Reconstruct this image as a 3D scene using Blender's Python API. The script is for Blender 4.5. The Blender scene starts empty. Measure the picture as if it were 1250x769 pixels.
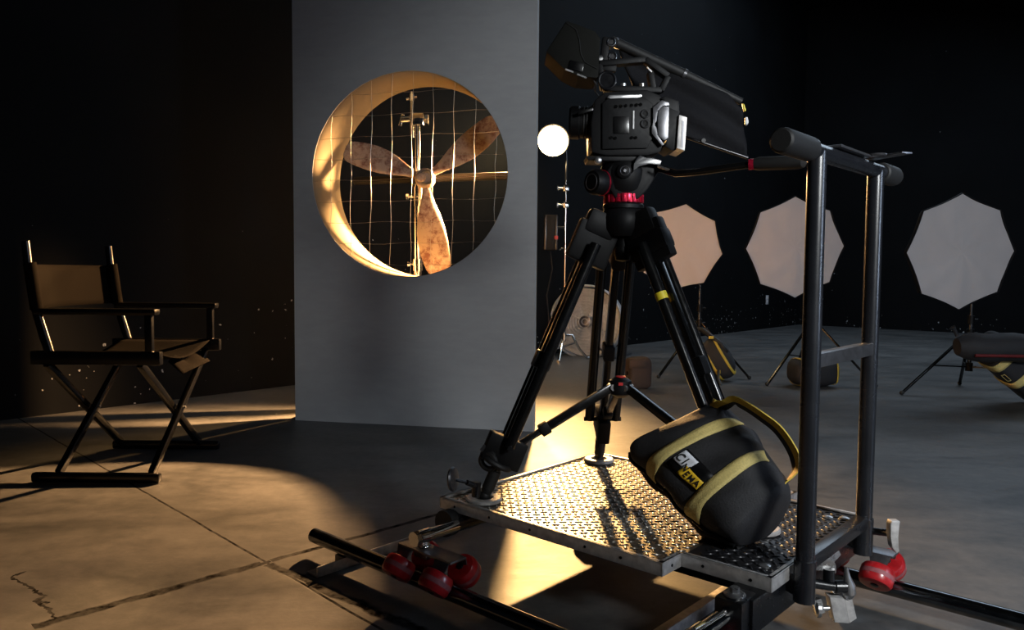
import bpy, bmesh, math, random
from mathutils import Vector, Matrix
from mathutils.geometry import tessellate_polygon
random.seed(7)
PI = math.pi
SC = bpy.context.scene
COL = SC.collection

# ------------------------------------------------------------------ camera
F, PITCH, ROLL, H = 931.5, .0563, .0078, .85
FWD = Vector((0, math.cos(PITCH), -math.sin(PITCH)))
_u = Vector((0, math.sin(PITCH), math.cos(PITCH))); _r = Vector((1, 0, 0))
RT = _r * math.cos(ROLL) + _u * math.sin(ROLL)
UP = -_r * math.sin(ROLL) + _u * math.cos(ROLL)
cd = bpy.data.cameras.new('camera_view'); cam = bpy.data.objects.new('camera_view', cd); COL.objects.link(cam)
cd.sensor_width = 36; cd.lens = F / 1250 * 36; cd.clip_start = .02; cd.clip_end = 100
m = Matrix((RT, UP, -FWD)).transposed().to_4x4(); m.translation = Vector((0, 0, H)); cam.matrix_world = m
SC.camera = cam
def at(px, py, Y=None, z=None):
    d = FWD + RT * ((px - 625) / F) - UP * ((py - 384.5) / F)
    t = Y / d.y if Y is not None else (z - H) / d.z
    return Vector((0, 0, H)) + d * t

# ------------------------------------------------------------------ light and exposure
SC.view_settings.view_transform = 'Standard'; SC.view_settings.look = 'None'
SC.view_settings.exposure = 0; SC.view_settings.gamma = 1; SC.view_settings.use_curve_mapping = False
w = bpy.data.worlds.new('world'); SC.world = w; w.use_nodes = True
w.node_tree.nodes['Background'].inputs[0].default_value = (.35, .5, .75, 1)
w.node_tree.nodes['Background'].inputs[1].default_value = .008
SC.cycles.use_denoising = True
LAMP = at(675, 172, Y=7.25)
LAMP2 = Vector((.060, 4.95, 1.54))      # second warm lamp, standing behind the grey panel
def area(name, loc, target, size, power, col, spread=PI):
    l = bpy.data.lights.new(name, 'AREA'); l.shape = 'RECTANGLE'; l.size, l.size_y = size; l.energy = power; l.color = col; l.spread = spread
    o = bpy.data.objects.new(name, l); COL.objects.link(o); o.location = loc
    o.rotation_euler = (Vector(target) - Vector(loc)).to_track_quat('-Z', 'Y').to_euler(); return o
def spot(name, loc, target, power, col, angle, blend, radius):
    l = bpy.data.lights.new(name, 'SPOT'); l.energy = power; l.color = col; l.spot_size = angle; l.spot_blend = blend; l.shadow_soft_size = radius
    o = bpy.data.objects.new(name, l); COL.objects.link(o); o.location = loc
    o.rotation_euler = (Vector(target) - Vector(loc)).to_track_quat('-Z', 'Y').to_euler(); return o
LA = (Vector((-.45, 2.35, .2)) - LAMP).normalized()   # where each warm lamp points
LA2 = (Vector((-.68, 3.88, .90)) - LAMP2).normalized()
spot('lamp_beam', LAMP + LA * .16, LAMP + LA, 1500, (1.0, .56, .20), .98, .8, .06)
spot('rear_lamp_beam', LAMP2 + LA2 * .075, LAMP2 + LA2, 4600, (1.0, .54, .22), 1.66, .8, .045)
spot('studio_spotlight', (1.7, -.6, 1.75), (1.55, 4.4, .35), 300, (.95, .985, 1.0), 1.24, .55, .30)
spot('softbox_fill', (.0, .2, 2.8), (1.30, 6.0, 1.25), 190, (1.0, .55, .30), .36, 1.0, .10)  # added warm spot, out of view, aimed to warm the softbox faces
area('overhead_fill', (4.5, 8.0, 4.6), (3.4, 8.8, 0), (3.0, 5.0), 150, (.66, .82, 1.0))  # added cool area light under the closed ceiling, for the far floor
area('side_fill', (4.2, .2, 1.6), (.8, 2.0, .7), (.5, 2.0), 45, (.62, .76, 1.0))  # added soft cool light off to the right, no window there

# ------------------------------------------------------------------ materials
def new_mat(name):
    mt = bpy.data.materials.new(name); mt.use_nodes = True
    nt = mt.node_tree; return mt, nt, nt.nodes['Principled BSDF']
def N(nt, t, **kw):
    n = nt.nodes.new(t)
    for k, v in kw.items(): setattr(n, k, v)
    return n
def math_(nt, op, a, b=None, c=None, clamp=False):
    n = N(nt, 'ShaderNodeMath', operation=op, use_clamp=clamp)
    for i, x in enumerate((a, b, c)):
        if x is None: continue
        if isinstance(x, (int, float)): n.inputs[i].default_value = x
        else: nt.links.new(x, n.inputs[i])
    return n.outputs[0]
def mixc(nt, fac, a, b):
    n = N(nt, 'ShaderNodeMix', data_type='RGBA')
    for idx, x in ((0, fac), (6, a), (7, b)):
        if isinstance(x, (int, float)): n.inputs[idx].default_value = x
        elif isinstance(x, tuple): n.inputs[idx].default_value = (*x, 1)
        else: nt.links.new(x, n.inputs[idx])
    return n.outputs[2]
def ramp(nt, x, a, b):
    n = N(nt, 'ShaderNodeMapRange'); n.inputs[1].default_value = a; n.inputs[2].default_value = b
    nt.links.new(x, n.inputs[0]); return n.outputs[0]
def noise(nt, scale, detail=4, rough=.6, co=None, stretch=None, dist=0):
    tc = N(nt, 'ShaderNodeTexCoord'); src = co or tc.outputs['Object']
    if stretch:
        mp = N(nt, 'ShaderNodeMapping'); mp.inputs['Scale'].default_value = stretch; nt.links.new(src, mp.inputs[0]); src = mp.outputs[0]
    n = N(nt, 'ShaderNodeTexNoise'); n.inputs['Scale'].default_value = scale; n.inputs['Detail'].default_value = detail
    n.inputs['Roughness'].default_value = rough; n.inputs['Distortion'].default_value = dist
    nt.links.new(src, n.inputs['Vector']); return n.outputs['Fac']
def bump(nt, h, strength, dist=.01):
    b = N(nt, 'ShaderNodeBump'); b.inputs['Strength'].default_value = strength; b.inputs['Distance'].default_value = dist
    nt.links.new(h, b.inputs['Height']); return b.outputs[0]
def mat(name, col, rough=.5, metal=0, var=.15, scale=30, bmp=.05, rvar=.1, spec=.5, stretch=None, coat=0):
    mt, nt, p = new_mat(name)
    n = noise(nt, scale, stretch=stretch)
    a = tuple(max(0, c * (1 - var)) for c in col); b = tuple(min(1, c * (1 + var)) for c in col)
    nt.links.new(mixc(nt, ramp(nt, n, .3, .7), a, b), p.inputs['Base Color'])
    r = N(nt, 'ShaderNodeMapRange'); r.inputs[3].default_value = max(0, rough - rvar); r.inputs[4].default_value = min(1, rough + rvar)
    nt.links.new(n, r.inputs[0]); nt.links.new(r.outputs[0], p.inputs['Roughness'])
    p.inputs['Metallic'].default_value = metal; p.inputs['Specular IOR Level'].default_value = spec
    p.inputs['Coat Weight'].default_value = coat
    if bmp: nt.links.new(bump(nt, n, bmp, .004), p.inputs['Normal'])
    return mt
def emit(name, col, s):
    mt, nt, p = new_mat(name)
    p.inputs['Base Color'].default_value = (*col, 1); p.inputs['Emission Color'].default_value = (*col, 1); p.inputs['Emission Strength'].default_value = s
    n = noise(nt, 4); nt.links.new(math_(nt, 'MULTIPLY_ADD', n, .1, .4), p.inputs['Roughness'])
    return mt

M = {}
M['black_metal'] = mat('black_powder_metal', (.005, .0055, .007), .30, .0, spec=.7, scale=90, bmp=.03)
M['post_metal'] = mat('black_painted_post', (.012, .013, .016), .27, .0, spec=.8, scale=12, bmp=0, rvar=.04)
M['black_matte'] = mat('matte_black_plastic', (.004, .004, .0045), .5, spec=.2, scale=120)
M['black_gloss'] = mat('gloss_black_lacquer', (.004, .004, .004), .22, spec=.5, scale=40, bmp=.02)
M['black_rubber'] = mat('black_rubber', (.012, .012, .012), .6, scale=150)
M['grey_metal'] = mat('worn_grey_metal', (.17, .17, .18), .35, .85, scale=60)
M['aluminium'] = mat('scuffed_aluminium', (.58, .56, .54), .42, .5, scale=45, var=.25, rvar=.15)
M['chrome'] = mat('chrome', (.75, .74, .72), .12, 1., scale=60, var=.06, rvar=.06, bmp=0)
M['steel'] = mat('brushed_steel', (.5, .5, .5), .3, .9, scale=30, var=.2, rvar=.12)
M['rail'] = mat('dark_polished_steel', (.16, .17, .18), .2, 1., scale=20, var=.3, rvar=.08, bmp=0)
M['plate'] = mat('tread_plate_metal', (.33, .30, .25), .34, .9, scale=25, var=.3, rvar=.12)
M['plate_black'] = mat('worn_black_tread_paint', (.02, .02, .022), .34, .3, scale=25, var=.4)
M['red_wheel'] = mat('red_polyurethane', (.42, .012, .016), .33, scale=40, var=.3, coat=.3)
M['wheel_band'] = mat('worn_wheel_band', (.30, .08, .09), .6, scale=60, var=.3)
M['red_metal'] = mat('red_anodised_metal', (.55, .015, .05), .28, .7, scale=40)
M['red_dot'] = mat('red_badge', (.5, .02, .02), .4)
M['canvas'] = mat('black_canvas', (.0055, .0042, .003), .95, spec=.05, scale=300, var=.25, bmp=.3)
M['bag_cloth'] = mat('black_nylon_cloth', (.017, .017, .019), .72, scale=220, var=.25, bmp=.35)
M['bag_brown'] = mat('dark_brown_cloth', (.03, .02, .017), .8, scale=120)
M['yellow_web'] = mat('yellow_webbing', (.62, .44, .055), .7, scale=260, var=.18, bmp=.4)
M['pale_web'] = mat('faded_yellow_webbing', (.66, .53, .19), .72, scale=240, var=.16, bmp=.4)
M['yellow_tape'] = mat('yellow_tape', (.75, .6, .03), .5)
M['yellow_patch'] = mat('yellow_patch', (.80, .50, .02), .6)
M['white_patch'] = mat('white_patch', (.62, .64, .68), .6)
M['dark_text'] = mat('black_lettering', (.01, .01, .01), .6)
M['label_white'] = mat('white_label', (.7, .7, .72), .5)
M['red_trim'] = mat('red_bag_trim', (.14, .008, .008), .6)
M['wood'] = mat('pine_timber', (.30, .2, .11), .6, scale=8, stretch=(1, 1, .1), var=.3)
M['tube_inner'] = mat('cream_painted_drum', (.21, .175, .115), .95, scale=6, var=.06, bmp=.03, spec=.05, rvar=.04)
M['wire'] = mat('dark_steel_wire', (.25, .23, .2), .35, .8)
M['hood'] = mat('black_hood_fabric', (.008, .008, .006), .75, spec=.2, scale=50)
M['flag'] = mat('black_flag_cloth', (.006, .006, .0075), .8, spec=.2, scale=120, var=.2, bmp=.3)
M['diffuser'] = mat('diffusion_fabric', (.52, .485, .48), .8, scale=3, var=.06, bmp=0)
M['silver_cloth'] = mat('silver_lining', (.5, .5, .5), .4, .5)
M['fan_grey'] = mat('pale_grey_fan_metal', (.5, .52, .54), .4, .3)
M['amber_bulb'] = emit('warm_lamp_glass', (1.0, .72, .36), 60)
M['indicator'] = emit('red_indicator', (1, .03, .03), 1.2)
M['outlet'] = mat('white_outlet_plastic', (.55, .57, .6), .5)

def propeller_mat():
    mt, nt, p = new_mat('weathered_blade_paint')
    n = noise(nt, 22, 8, .75); n2 = noise(nt, 5, 3, .5)
    f = math_(nt, 'ADD', math_(nt, 'MULTIPLY', n, .7), math_(nt, 'MULTIPLY', n2, .3))
    c = mixc(nt, ramp(nt, f, .40, .52), (.10, .035, .022), (.26, .205, .165))
    nt.links.new(c, p.inputs['Base Color']); p.inputs['Roughness'].default_value = .55
    nt.links.new(bump(nt, f, .3, .003), p.inputs['Normal']); return mt
M['blade'] = propeller_mat()

def panel_mat():
    mt, nt, p = new_mat('grey_painted_flat')
    n = noise(nt, 1.3, 5, .55); n2 = noise(nt, 9, 5, .6, stretch=(1, 1, 3))
    f = math_(nt, 'ADD', math_(nt, 'MULTIPLY', n, .6), math_(nt, 'MULTIPLY', n2, .4))
    nt.links.new(mixc(nt, ramp(nt, f, .3, .7), (.30, .305, .31), (.39, .393, .395)), p.inputs['Base Color'])
    p.inputs['Roughness'].default_value = .62; p.inputs['Specular IOR Level'].default_value = .35
    nt.links.new(bump(nt, n2, .06, .004), p.inputs['Normal']); return mt
M['panel'] = panel_mat()

def wall_mat():
    mt, nt, p = new_mat('black_painted_wall')
    geo = N(nt, 'ShaderNodeNewGeometry'); sep = N(nt, 'ShaderNodeSeparateXYZ'); nt.links.new(geo.outputs['Position'], sep.inputs[0])
    n = noise(nt, 1.1, 6, .6, co=geo.outputs['Position'])
    base = mixc(nt, ramp(nt, n, .3, .7), (.0024, .0028, .0034), (.0046, .0053, .0063))
    # chips of bare plaster, denser near the floor
    v = N(nt, 'ShaderNodeTexNoise'); v.inputs['Scale'].default_value = 26; v.inputs['Detail'].default_value = 3; nt.links.new(geo.outputs['Position'], v.inputs['Vector'])
    thr = N(nt, 'ShaderNodeMapRange'); thr.inputs[1].default_value = 0; thr.inputs[2].default_value = 1.3; thr.inputs[3].default_value = .705; thr.inputs[4].default_value = .80
    nt.links.new(sep.outputs['Z'], thr.inputs[0])
    low = noise(nt, 1.7, 2, .5, co=geo.outputs['Position'])
    chip = math_(nt, 'GREATER_THAN', v.outputs['Fac'], math_(nt, 'SUBTRACT', thr.outputs[0], math_(nt, 'MULTIPLY', math_(nt, 'SUBTRACT', low, .5), .25)))
    nt.links.new(mixc(nt, chip, base, (.42, .43, .44)), p.inputs['Base Color'])
    p.inputs['Roughness'].default_value = .75; p.inputs['Specular IOR Level'].default_value = .1
    nt.links.new(bump(nt, n, .2, .02), p.inputs['Normal']); return mt
M['wall'] = wall_mat()

def floor_mat():
    mt, nt, p = new_mat('stained_concrete')
    geo = N(nt, 'ShaderNodeNewGeometry'); P = geo.outputs['Position']
    sep = N(nt, 'ShaderNodeSeparateXYZ'); nt.links.new(P, sep.inputs[0]); X, Y = sep.outputs[0], sep.outputs[1]
    n1 = noise(nt, .55, 5, .55, co=P); n2 = noise(nt, 1.0, 10, .72, co=P, dist=.5, stretch=(1.6, 3.4, 1)); n3 = noise(nt, 22, 5, .7, co=P)
    f = math_(nt, 'ADD', math_(nt, 'MULTIPLY', n1, .2), math_(nt, 'ADD', math_(nt, 'MULTIPLY', n2, .55), math_(nt, 'MULTIPLY', n3, .25)))
    col = mixc(nt, ramp(nt, f, .38, .62), (.040, .042, .043), (.140, .138, .135))
    # saw-cut joints and a crack: lines on the slab
    def line(a, b, wd, wob, wscale, ends=True):
        ax, ay = a; bx, by = b; L = math.hypot(bx - ax, by - ay); ux, uy = (bx - ax) / L, (by - ay) / L
        wn = noise(nt, wscale, 4, .6, co=P)
        d = math_(nt, 'ADD', math_(nt, 'MULTIPLY', math_(nt, 'SUBTRACT', X, ax), -uy), math_(nt, 'MULTIPLY', math_(nt, 'SUBTRACT', Y, ay), ux))
        d = math_(nt, 'ABSOLUTE', math_(nt, 'ADD', d, math_(nt, 'MULTIPLY', math_(nt, 'SUBTRACT', wn, .5), wob)))
        r = N(nt, 'ShaderNodeMapRange'); r.inputs[1].default_value = wd; r.inputs[2].default_value = wd * 1.8; r.inputs[3].default_value = 1; r.inputs[4].default_value = 0
        nt.links.new(d, r.inputs[0]); out = r.outputs[0]
        if ends:
            s = math_(nt, 'ADD', math_(nt, 'MULTIPLY', math_(nt, 'SUBTRACT', X, ax), ux), math_(nt, 'MULTIPLY', math_(nt, 'SUBTRACT', Y, ay), uy))
            out = math_(nt, 'MULTIPLY', out, math_(nt, 'MULTIPLY', math_(nt, 'GREATER_THAN', s, 0), math_(nt, 'LESS_THAN', s, L)))
        return out
    g = None
    for a, b, wd, wob, ws, e in [((-2.73, 4.22), (-.691, 2.157), .003, .012, 6, False), ((-.70, 2.165), (-.05, 1.63), .012, .05, 9, True),
                                 ((-1.132, 1.767), (-.701, 2.188), .006, .03, 8, True), ((-1.132, 1.767), (-.72, 2.17), .012, .04, 14, True),
                                 ((-1.376, 2.083), (-1.09, 1.80), .003, .13, 7, True), ((-.70, 2.19), (.1, 2.98), .008, .03, 8, True)]:
        l = line(a, b, wd, wob, ws, e)
        g = l if g is None else math_(nt, 'MAXIMUM', g, l)
    g = math_(nt, 'MULTIPLY', g, math_(nt, 'MULTIPLY_ADD', n3, 1.6, .05), clamp=True)
    col = mixc(nt, g, col, (.008, .007, .006))
    nt.links.new(col, p.inputs['Base Color'])
    r = math_(nt, 'MULTIPLY_ADD', n2, .32, .30); r = math_(nt, 'ADD', r, math_(nt, 'MULTIPLY', g, .3))
    nt.links.new(r, p.inputs['Roughness']); nt.links.new(math_(nt, 'MULTIPLY_ADD', g, -.42, .42), p.inputs['Specular IOR Level'])
    h = math_(nt, 'SUBTRACT', math_(nt, 'MULTIPLY', f, 1.2), math_(nt, 'MULTIPLY', g, .25))
    nt.links.new(bump(nt, h, .28, .008), p.inputs['Normal']); return mt
M['floor'] = floor_mat()

# ------------------------------------------------------------------ mesh helpers
WM = {}
class B:
    def __init__(s): s.bm = bmesh.new()
    def box(s, c, size, rot=None, bev=.0):
        r = bmesh.ops.create_cube(s.bm, size=1)
        mm = Matrix.Translation(Vector(c)) @ (rot.to_4x4() if rot else Matrix()) @ Matrix.Diagonal((*size, 1))
        vs = r['verts']; bmesh.ops.transform(s.bm, matrix=mm, verts=vs)
        if bev:
            es = list({e for v in vs for e in v.link_edges}); bmesh.ops.bevel(s.bm, geom=es, offset=bev, segments=2, affect='EDGES', profile=.6)
        return s
    def bar(s, a, b, wx, wy, up=(0, 0, 1), bev=0.):
        a, b = Vector(a), Vector(b); d = (b - a); L = d.length; z = d.normalized(); x = Vector(up).cross(z)
        if x.length < 1e-4: x = Vector((1, 0, 0)).cross(z)
        x.normalize(); y = z.cross(x)
        return s.box((a + b) / 2, (wx, wy, L), Matrix((x, y, z)).transposed(), bev)
    def cyl(s, a, b, r, r2=None, seg=20, caps=True):
        return s.tube([a, b], [r, r if r2 is None else r2], seg, caps)
    def tube(s, pts, r, seg=12, caps=True, closed=False):
        pts = [Vector(p) for p in pts]; n = len(pts); rr = r if isinstance(r, (list, tuple)) else [r] * n
        rings = []; prev = None
        for i, p in enumerate(pts):
            a = pts[(i - 1) % n] if (i or closed) else p; b = pts[(i + 1) % n] if (i < n - 1 or closed) else p
            t = (b - a)
            if t.length < 1e-9: t = prev_t
            t.normalize(); prev_t = t
            if prev is None:
                x = t.cross(Vector((0, 0, 1)));
                if x.length < 1e-3: x = t.cross(Vector((1, 0, 0)))
            else: x = prev - t * prev.dot(t)
            x.normalize(); prev = x; y = t.cross(x)
            rings.append([s.bm.verts.new(p + (x * math.cos(2 * PI * k / seg) + y * math.sin(2 * PI * k / seg)) * rr[i]) for k in range(seg)])
        for i in range(n if closed else n - 1):
            A, C = rings[i], rings[(i + 1) % n]
            for k in range(seg): s.bm.faces.new((A[k], A[(k + 1) % seg], C[(k + 1) % seg], C[k]))
        if caps and not closed:
            s.bm.faces.new(rings[0][::-1]); s.bm.faces.new(rings[-1])
        return s
    def lathe(s, prof, o, axis=(0, 0, 1), seg=32, closed=False):
        # prof: (r, h) along axis from o
        o = Vector(o); z = Vector(axis).normalized(); x = z.cross(Vector((0, 0, 1)))
        if x.length < 1e-3: x = Vector((1, 0, 0))
        x.normalize(); y = z.cross(x); rings = []
        for r, h in prof:
            rings.append([s.bm.verts.new(o + z * h + (x * math.cos(2 * PI * k / seg) + y * math.sin(2 * PI * k / seg)) * max(r, 1e-5)) for k in range(seg)])
        n = len(rings)
        for i in range(n if closed else n - 1):
            A, C = rings[i], rings[(i + 1) % n]
            for k in range(seg): s.bm.faces.new((A[k], A[(k + 1) % seg], C[(k + 1) % seg], C[k]))
        if not closed:
            s.bm.faces.new(rings[0][::-1]); s.bm.faces.new(rings[-1])
        return s
    def prism(s, pts, d, bev=0.):
        d = Vector(d); pts = [Vector(p) for p in pts]
        A = [s.bm.verts.new(p) for p in pts]; C = [s.bm.verts.new(p + d) for p in pts]; n = len(pts)
        f = [s.bm.faces.new(A), s.bm.faces.new(C[::-1])]
        for k in range(n): f.append(s.bm.faces.new((A[k], C[k], C[(k + 1) % n], A[(k + 1) % n])))
        if bev:
            es = list({e for v in A + C for e in v.link_edges}); bmesh.ops.bevel(s.bm, geom=es, offset=bev, segments=2, affect='EDGES', profile=.6)
        return s
    def px(s, pts, Y, depth, bev=0.):
        return s.prism([at(x, y, Y=Y) for x, y in pts], (0, depth, 0), bev)
    def sphere(s, c, r, seg=24, sc=(1, 1, 1)):
        v = bmesh.ops.create_uvsphere(s.bm, u_segments=seg, v_segments=seg // 2, radius=r)['verts']
        bmesh.ops.transform(s.bm, matrix=Matrix.Translation(Vector(c)) @ Matrix.Diagonal((*sc, 1)), verts=v); return s
    def torus(s, c, axis, R, r, seg=32, ms=10, a0=0, a1=2 * PI):
        z = Vector(axis).normalized(); x = z.cross(Vector((0, 0, 1)))
        if x.length < 1e-3: x = Vector((1, 0, 0))
        x.normalize(); y = z.cross(x); full = abs(a1 - a0 - 2 * PI) < 1e-6
        n = seg if full else seg + 1
        pts = [Vector(c) + (x * math.cos(a0 + (a1 - a0) * k / seg) + y * math.sin(a0 + (a1 - a0) * k / seg)) * R for k in range(n)]
        return s.tube(pts, r, ms, closed=full)
    def grid(s, fn, nu, nv, cu=False, cv=False):
        V = [[s.bm.verts.new(fn(i / (nu if cu else nu - 1), j / (nv if cv else nv - 1))) for j in range(nv)] for i in range(nu)]
        for i in range(nu if cu else nu - 1):
            for j in range(nv if cv else nv - 1):
                s.bm.faces.new((V[i][j], V[(i + 1) % nu][j], V[(i + 1) % nu][(j + 1) % nv], V[i][(j + 1) % nv]))
        return s
def obj(name, b, m, parent=None, world=True, smooth=35, label=None, solid=0.):
    if world and parent is not None: b.bm.transform(WM[parent.name].inverted())
    bmesh.ops.remove_doubles(b.bm, verts=b.bm.verts, dist=1e-6)
    bmesh.ops.recalc_face_normals(b.bm, faces=b.bm.faces)
    me = bpy.data.meshes.new(name); b.bm.to_mesh(me); b.bm.free()
    me.materials.append(M[m] if isinstance(m, str) else m)
    me.polygons.foreach_set('use_smooth', [True] * len(me.polygons)); me.set_sharp_from_angle(angle=math.radians(smooth))
    o = bpy.data.objects.new(name, me); COL.objects.link(o)
    if parent is not None: o.parent = parent; WM[o.name] = WM[parent.name].copy()
    else: WM[o.name] = Matrix()
    if solid:
        md = o.modifiers.new('thickness', 'SOLIDIFY'); md.thickness = solid; md.offset = 0
    if label: o['label'] = label
    return o
def tag(o, label, cat, group=None):
    o['label'] = label; o['category'] = cat
    if group: o['group'] = group
    return o
def thing(name, label, cat, loc=(0, 0, 0), rz=0, group=None):
    o = bpy.data.objects.new(name, None); COL.objects.link(o); o.location = loc; o.rotation_euler = (0, 0, rz); o.empty_display_size = .1
    WM[o.name] = Matrix.Translation(Vector(loc)) @ Matrix.Rotation(rz, 4, 'Z'); return tag(o, label, cat, group)
def struct(name, b, m): o = obj(name, b, m); o['kind'] = 'structure'; return o

# ------------------------------------------------------------------ setting
WT = .8438; WD = Vector((math.cos(WT), math.sin(WT), 0)); WN = Vector((WD.y, -WD.x, 0)); CN = Vector((4.854, 12.88, 0))
CEIL = 5.2
def slab(p, q, t, n):   # wall from p to q, thickness t on the side -n
    p, q = Vector(p), Vector(q); return B().prism([p, q, q - n * t, p - n * t], (0, 0, CEIL))
struct('wall_left', slab(CN - WD * 15, CN + WD * .2, .2, WN), 'wall')
struct('wall_back', slab(CN, CN + WN * 12, .2, -WD), 'wall')
struct('floor', B().prism([CN - WD * 15, CN, CN + WN * 12, CN + WN * 12 - WD * 15], (0, 0, -.1)), 'floor')
struct('ceiling', B().prism([Vector((p.x, p.y, CEIL)) for p in (CN - WD * 15, CN, CN + WN * 12, CN + WN * 12 - WD * 15)], (0, 0, .1)), 'wall')
# small white socket on the dark wall
def on_wall(px, py):
    d = at(px, py, Y=1) - Vector((0, 0, H)); n = WN; t = ((CN - Vector((0, 0, H))).dot(n)) / d.dot(n); return Vector((0, 0, H)) + d * t
sp = on_wall(936, 366)
ws = thing('wall_socket', 'small white socket low on the dark wall between the two left octagonal softboxes', 'socket', sp)
ry = Matrix((WD, WN, Vector((0, 0, 1)))).transposed()
obj('socket_plate', B().box(sp + WN * .006, (.08, .012, .14), ry, .003), 'outlet', ws)
obj('socket_face', B().box(sp + WN * .014 + Vector((0, 0, .03)), (.04, .008, .04), ry, .002).box(sp + WN * .014 - Vector((0, 0, .03)), (.04, .008, .04), ry, .002), 'label_white', ws)

# ------------------------------------------------------------------ grey scenery flat with round opening
TH = -.1947; PD = Vector((math.cos(TH), math.sin(TH), 0)); PB = Vector((-PD.y, PD.x, 0)); P0 = Vector((-1.2261, 4.2952, 0))   # PB points away from the viewer
PW, PHT, PT = 1.372, 2.95, .045; HC, HZ, HR = .668, 1.372, .553
flat = thing('scenery_flat', 'tall grey upright panel with a large round opening and a cream drum behind it', 'panel', P0)
def pp(u, z, d=0): return P0 + PD * u + PB * d + Vector((0, 0, z))
b = B(); n = 96; cir = []
for k in range(n):
    a = 2 * PI * k / n; cx, cz = math.cos(a), math.sin(a)
    # matching point on the rectangle
    tx = ((PW - HC) if cx > 0 else HC) / abs(cx) if abs(cx) > 1e-6 else 1e9
    tz = ((PHT - HZ) if cz > 0 else HZ) / abs(cz) if abs(cz) > 1e-6 else 1e9
    t = min(tx, tz); cir.append(((HC + HR * cx, HZ + HR * cz), (HC + t * cx, HZ + t * cz)))
corners = [(0, 0), (PW, 0), (PW, PHT), (0, PHT)]
outer = [c[1] for c in cir]
for cxy in corners:    # snap the nearest ray ends onto the corners
    k = min(range(n), key=lambda i: math.hypot(outer[i][0] - cxy[0], outer[i][1] - cxy[1])); outer[k] = cxy
vf = [[b.bm.verts.new(pp(*c[0], d)) for c in cir] for d in (0, PT)]; vo = [[b.bm.verts.new(pp(*c, d)) for c in outer] for d in (0, PT)]
for k in range(n):
    j = (k + 1) % n
    b.bm.faces.new((vf[0][k], vf[0][j], vo[0][j], vo[0][k])); b.bm.faces.new((vf[1][j], vf[1][k], vo[1][k], vo[1][j]))
    b.bm.faces.new((vf[0][j], vf[0][k], vf[1][k], vf[1][j])); b.bm.faces.new((vo[0][k], vo[0][j], vo[1][j], vo[1][k]))
obj('panel', b, 'panel', flat, smooth=20)
TD = .36
b = B(); b.lathe([(HR, 0.003), (HR, TD), (HR + .012, TD), (HR + .012, PT), (HR, PT)][:4], pp(HC, HZ, 0), PB, 96)
# open the lathe: remove cap faces
for f_ in [f for f in b.bm.faces if len(f.verts) > 10]: b.bm.faces.remove(f_)
obj('drum', b, 'tube_inner', flat, solid=.004)
# timber frame behind the panel
for u_ in (.03, PW - .03): obj('frame_timber', B().box(pp(u_, PHT / 2, PT + .02), (.05, .04, PHT - .02), Matrix((PD, PB, Vector((0, 0, 1)))).transposed(), .002), 'wood', flat)
for z_ in (.05, PHT - .05): obj('cross_timber', B().box(pp(PW / 2, z_, PT + .02), (PW - .12, .04, .05), Matrix((PD, PB, Vector((0, 0, 1)))).transposed(), .002), 'wood', flat)
# unseen post and struts behind the panel, added to cast a floor shadow band
obj('shadow_post', B().bar(pp(.02, 0, .34), pp(.02, 2.5, .34), .07, .09), 'wood', flat)
obj('shadow_post_strut', B().bar(pp(.03, 2.3, .05), pp(.03, 2.3, .34), .04, .04), 'wood', flat)
obj('shadow_post_strut', B().bar(pp(.03, .06, .06), pp(.03, .06, .34), .04, .04), 'wood', flat)
# wire grid stretched over the opening
g = .1165; b = B(); R = HR + .004
for k in range(-5, 6):
    for ax in (0, 1):
        off = g * k + (.018 if ax == 0 else -.02)
        if abs(off) >= R - .01: continue
        hl = math.sqrt(R * R - off * off); pts = []
        for q in range(13):
            s_ = -hl + 2 * hl * q / 12; w_ = .004 * math.sin(q * 1.3 + k * 2.1)
            pts.append(pp(HC + off + w_ + .015 * s_, HZ + s_, .012) if ax == 0 else pp(HC + s_, HZ + off + w_ + .012 * s_, .015))
        b.tube(pts, .0011, 6)
obj('wire_grid', b, 'wire', flat)

# ------------------------------------------------------------------ propeller on its chrome stand
YP = 4.72
def pole_stand(name, label, base, top_z, r, yaw, m='chrome', spread=.36, segs=3):
    t = thing(name, label, 'light stand', base)
    z0 = .30
    b = B(); x, y = base[0], base[1]
    n = segs; hs = [z0 - .12] + [top_z * (k + 1) / n for k in range(n)]
    rr = r
    for k in range(n):
        b.cyl((x, y, hs[k]), (x, y, hs[k + 1]), rr - k * .004, seg=20)
    obj('pole', b, m, t)
    for k in range(1, n):
        b = B(); b.cyl((x, y, hs[k] - .04), (x, y, hs[k] + .03), r + .006 - k * .002)
        c = obj('collar', b, m, t)
        kb = B().cyl((x, y, hs[k]), (x - .045, y - .01, hs[k]), .006).cyl((x - .045, y - .01, hs[k]), (x - .06, y - .012, hs[k]), .016, seg=8)
        obj('knob', kb, m, c)
    for k in range(3):
        a = yaw + k * 2 * PI / 3; d = Vector((math.cos(a), math.sin(a), 0))
        p = Vector((x, y, 0)); b = B()
        b.tube([p + d * .02 + Vector((0, 0, .24 - k * .03)), p + d * .08 + Vector((0, 0, .24 - k * .03)), p + d * (.1 + spread * .25) + Vector((0, 0, .10)), p + d * spread + Vector((0, 0, .014))], .0125, 12)
        b.cyl(p + d * (spread - .01) + Vector((0, 0, .012)), p + d * (spread + .03) + Vector((0, 0, .012)), .0135)
        obj('leg', b, m, t)
    return t
xs = at(509.5, 225, Y=YP).x
base = (xs, YP, 0)
ps = pole_stand('chrome_stand', 'chrome stand seen through the round opening, carrying the propeller', base, 1.34, .031, 1.2)
def c2(px, py, Y=YP): return at(px, py, Y=Y)
b = B(); b.cyl(c2(509.5, 238), c2(509, 142), .018)
obj('upper_pole', b, 'chrome', ps)
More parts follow.
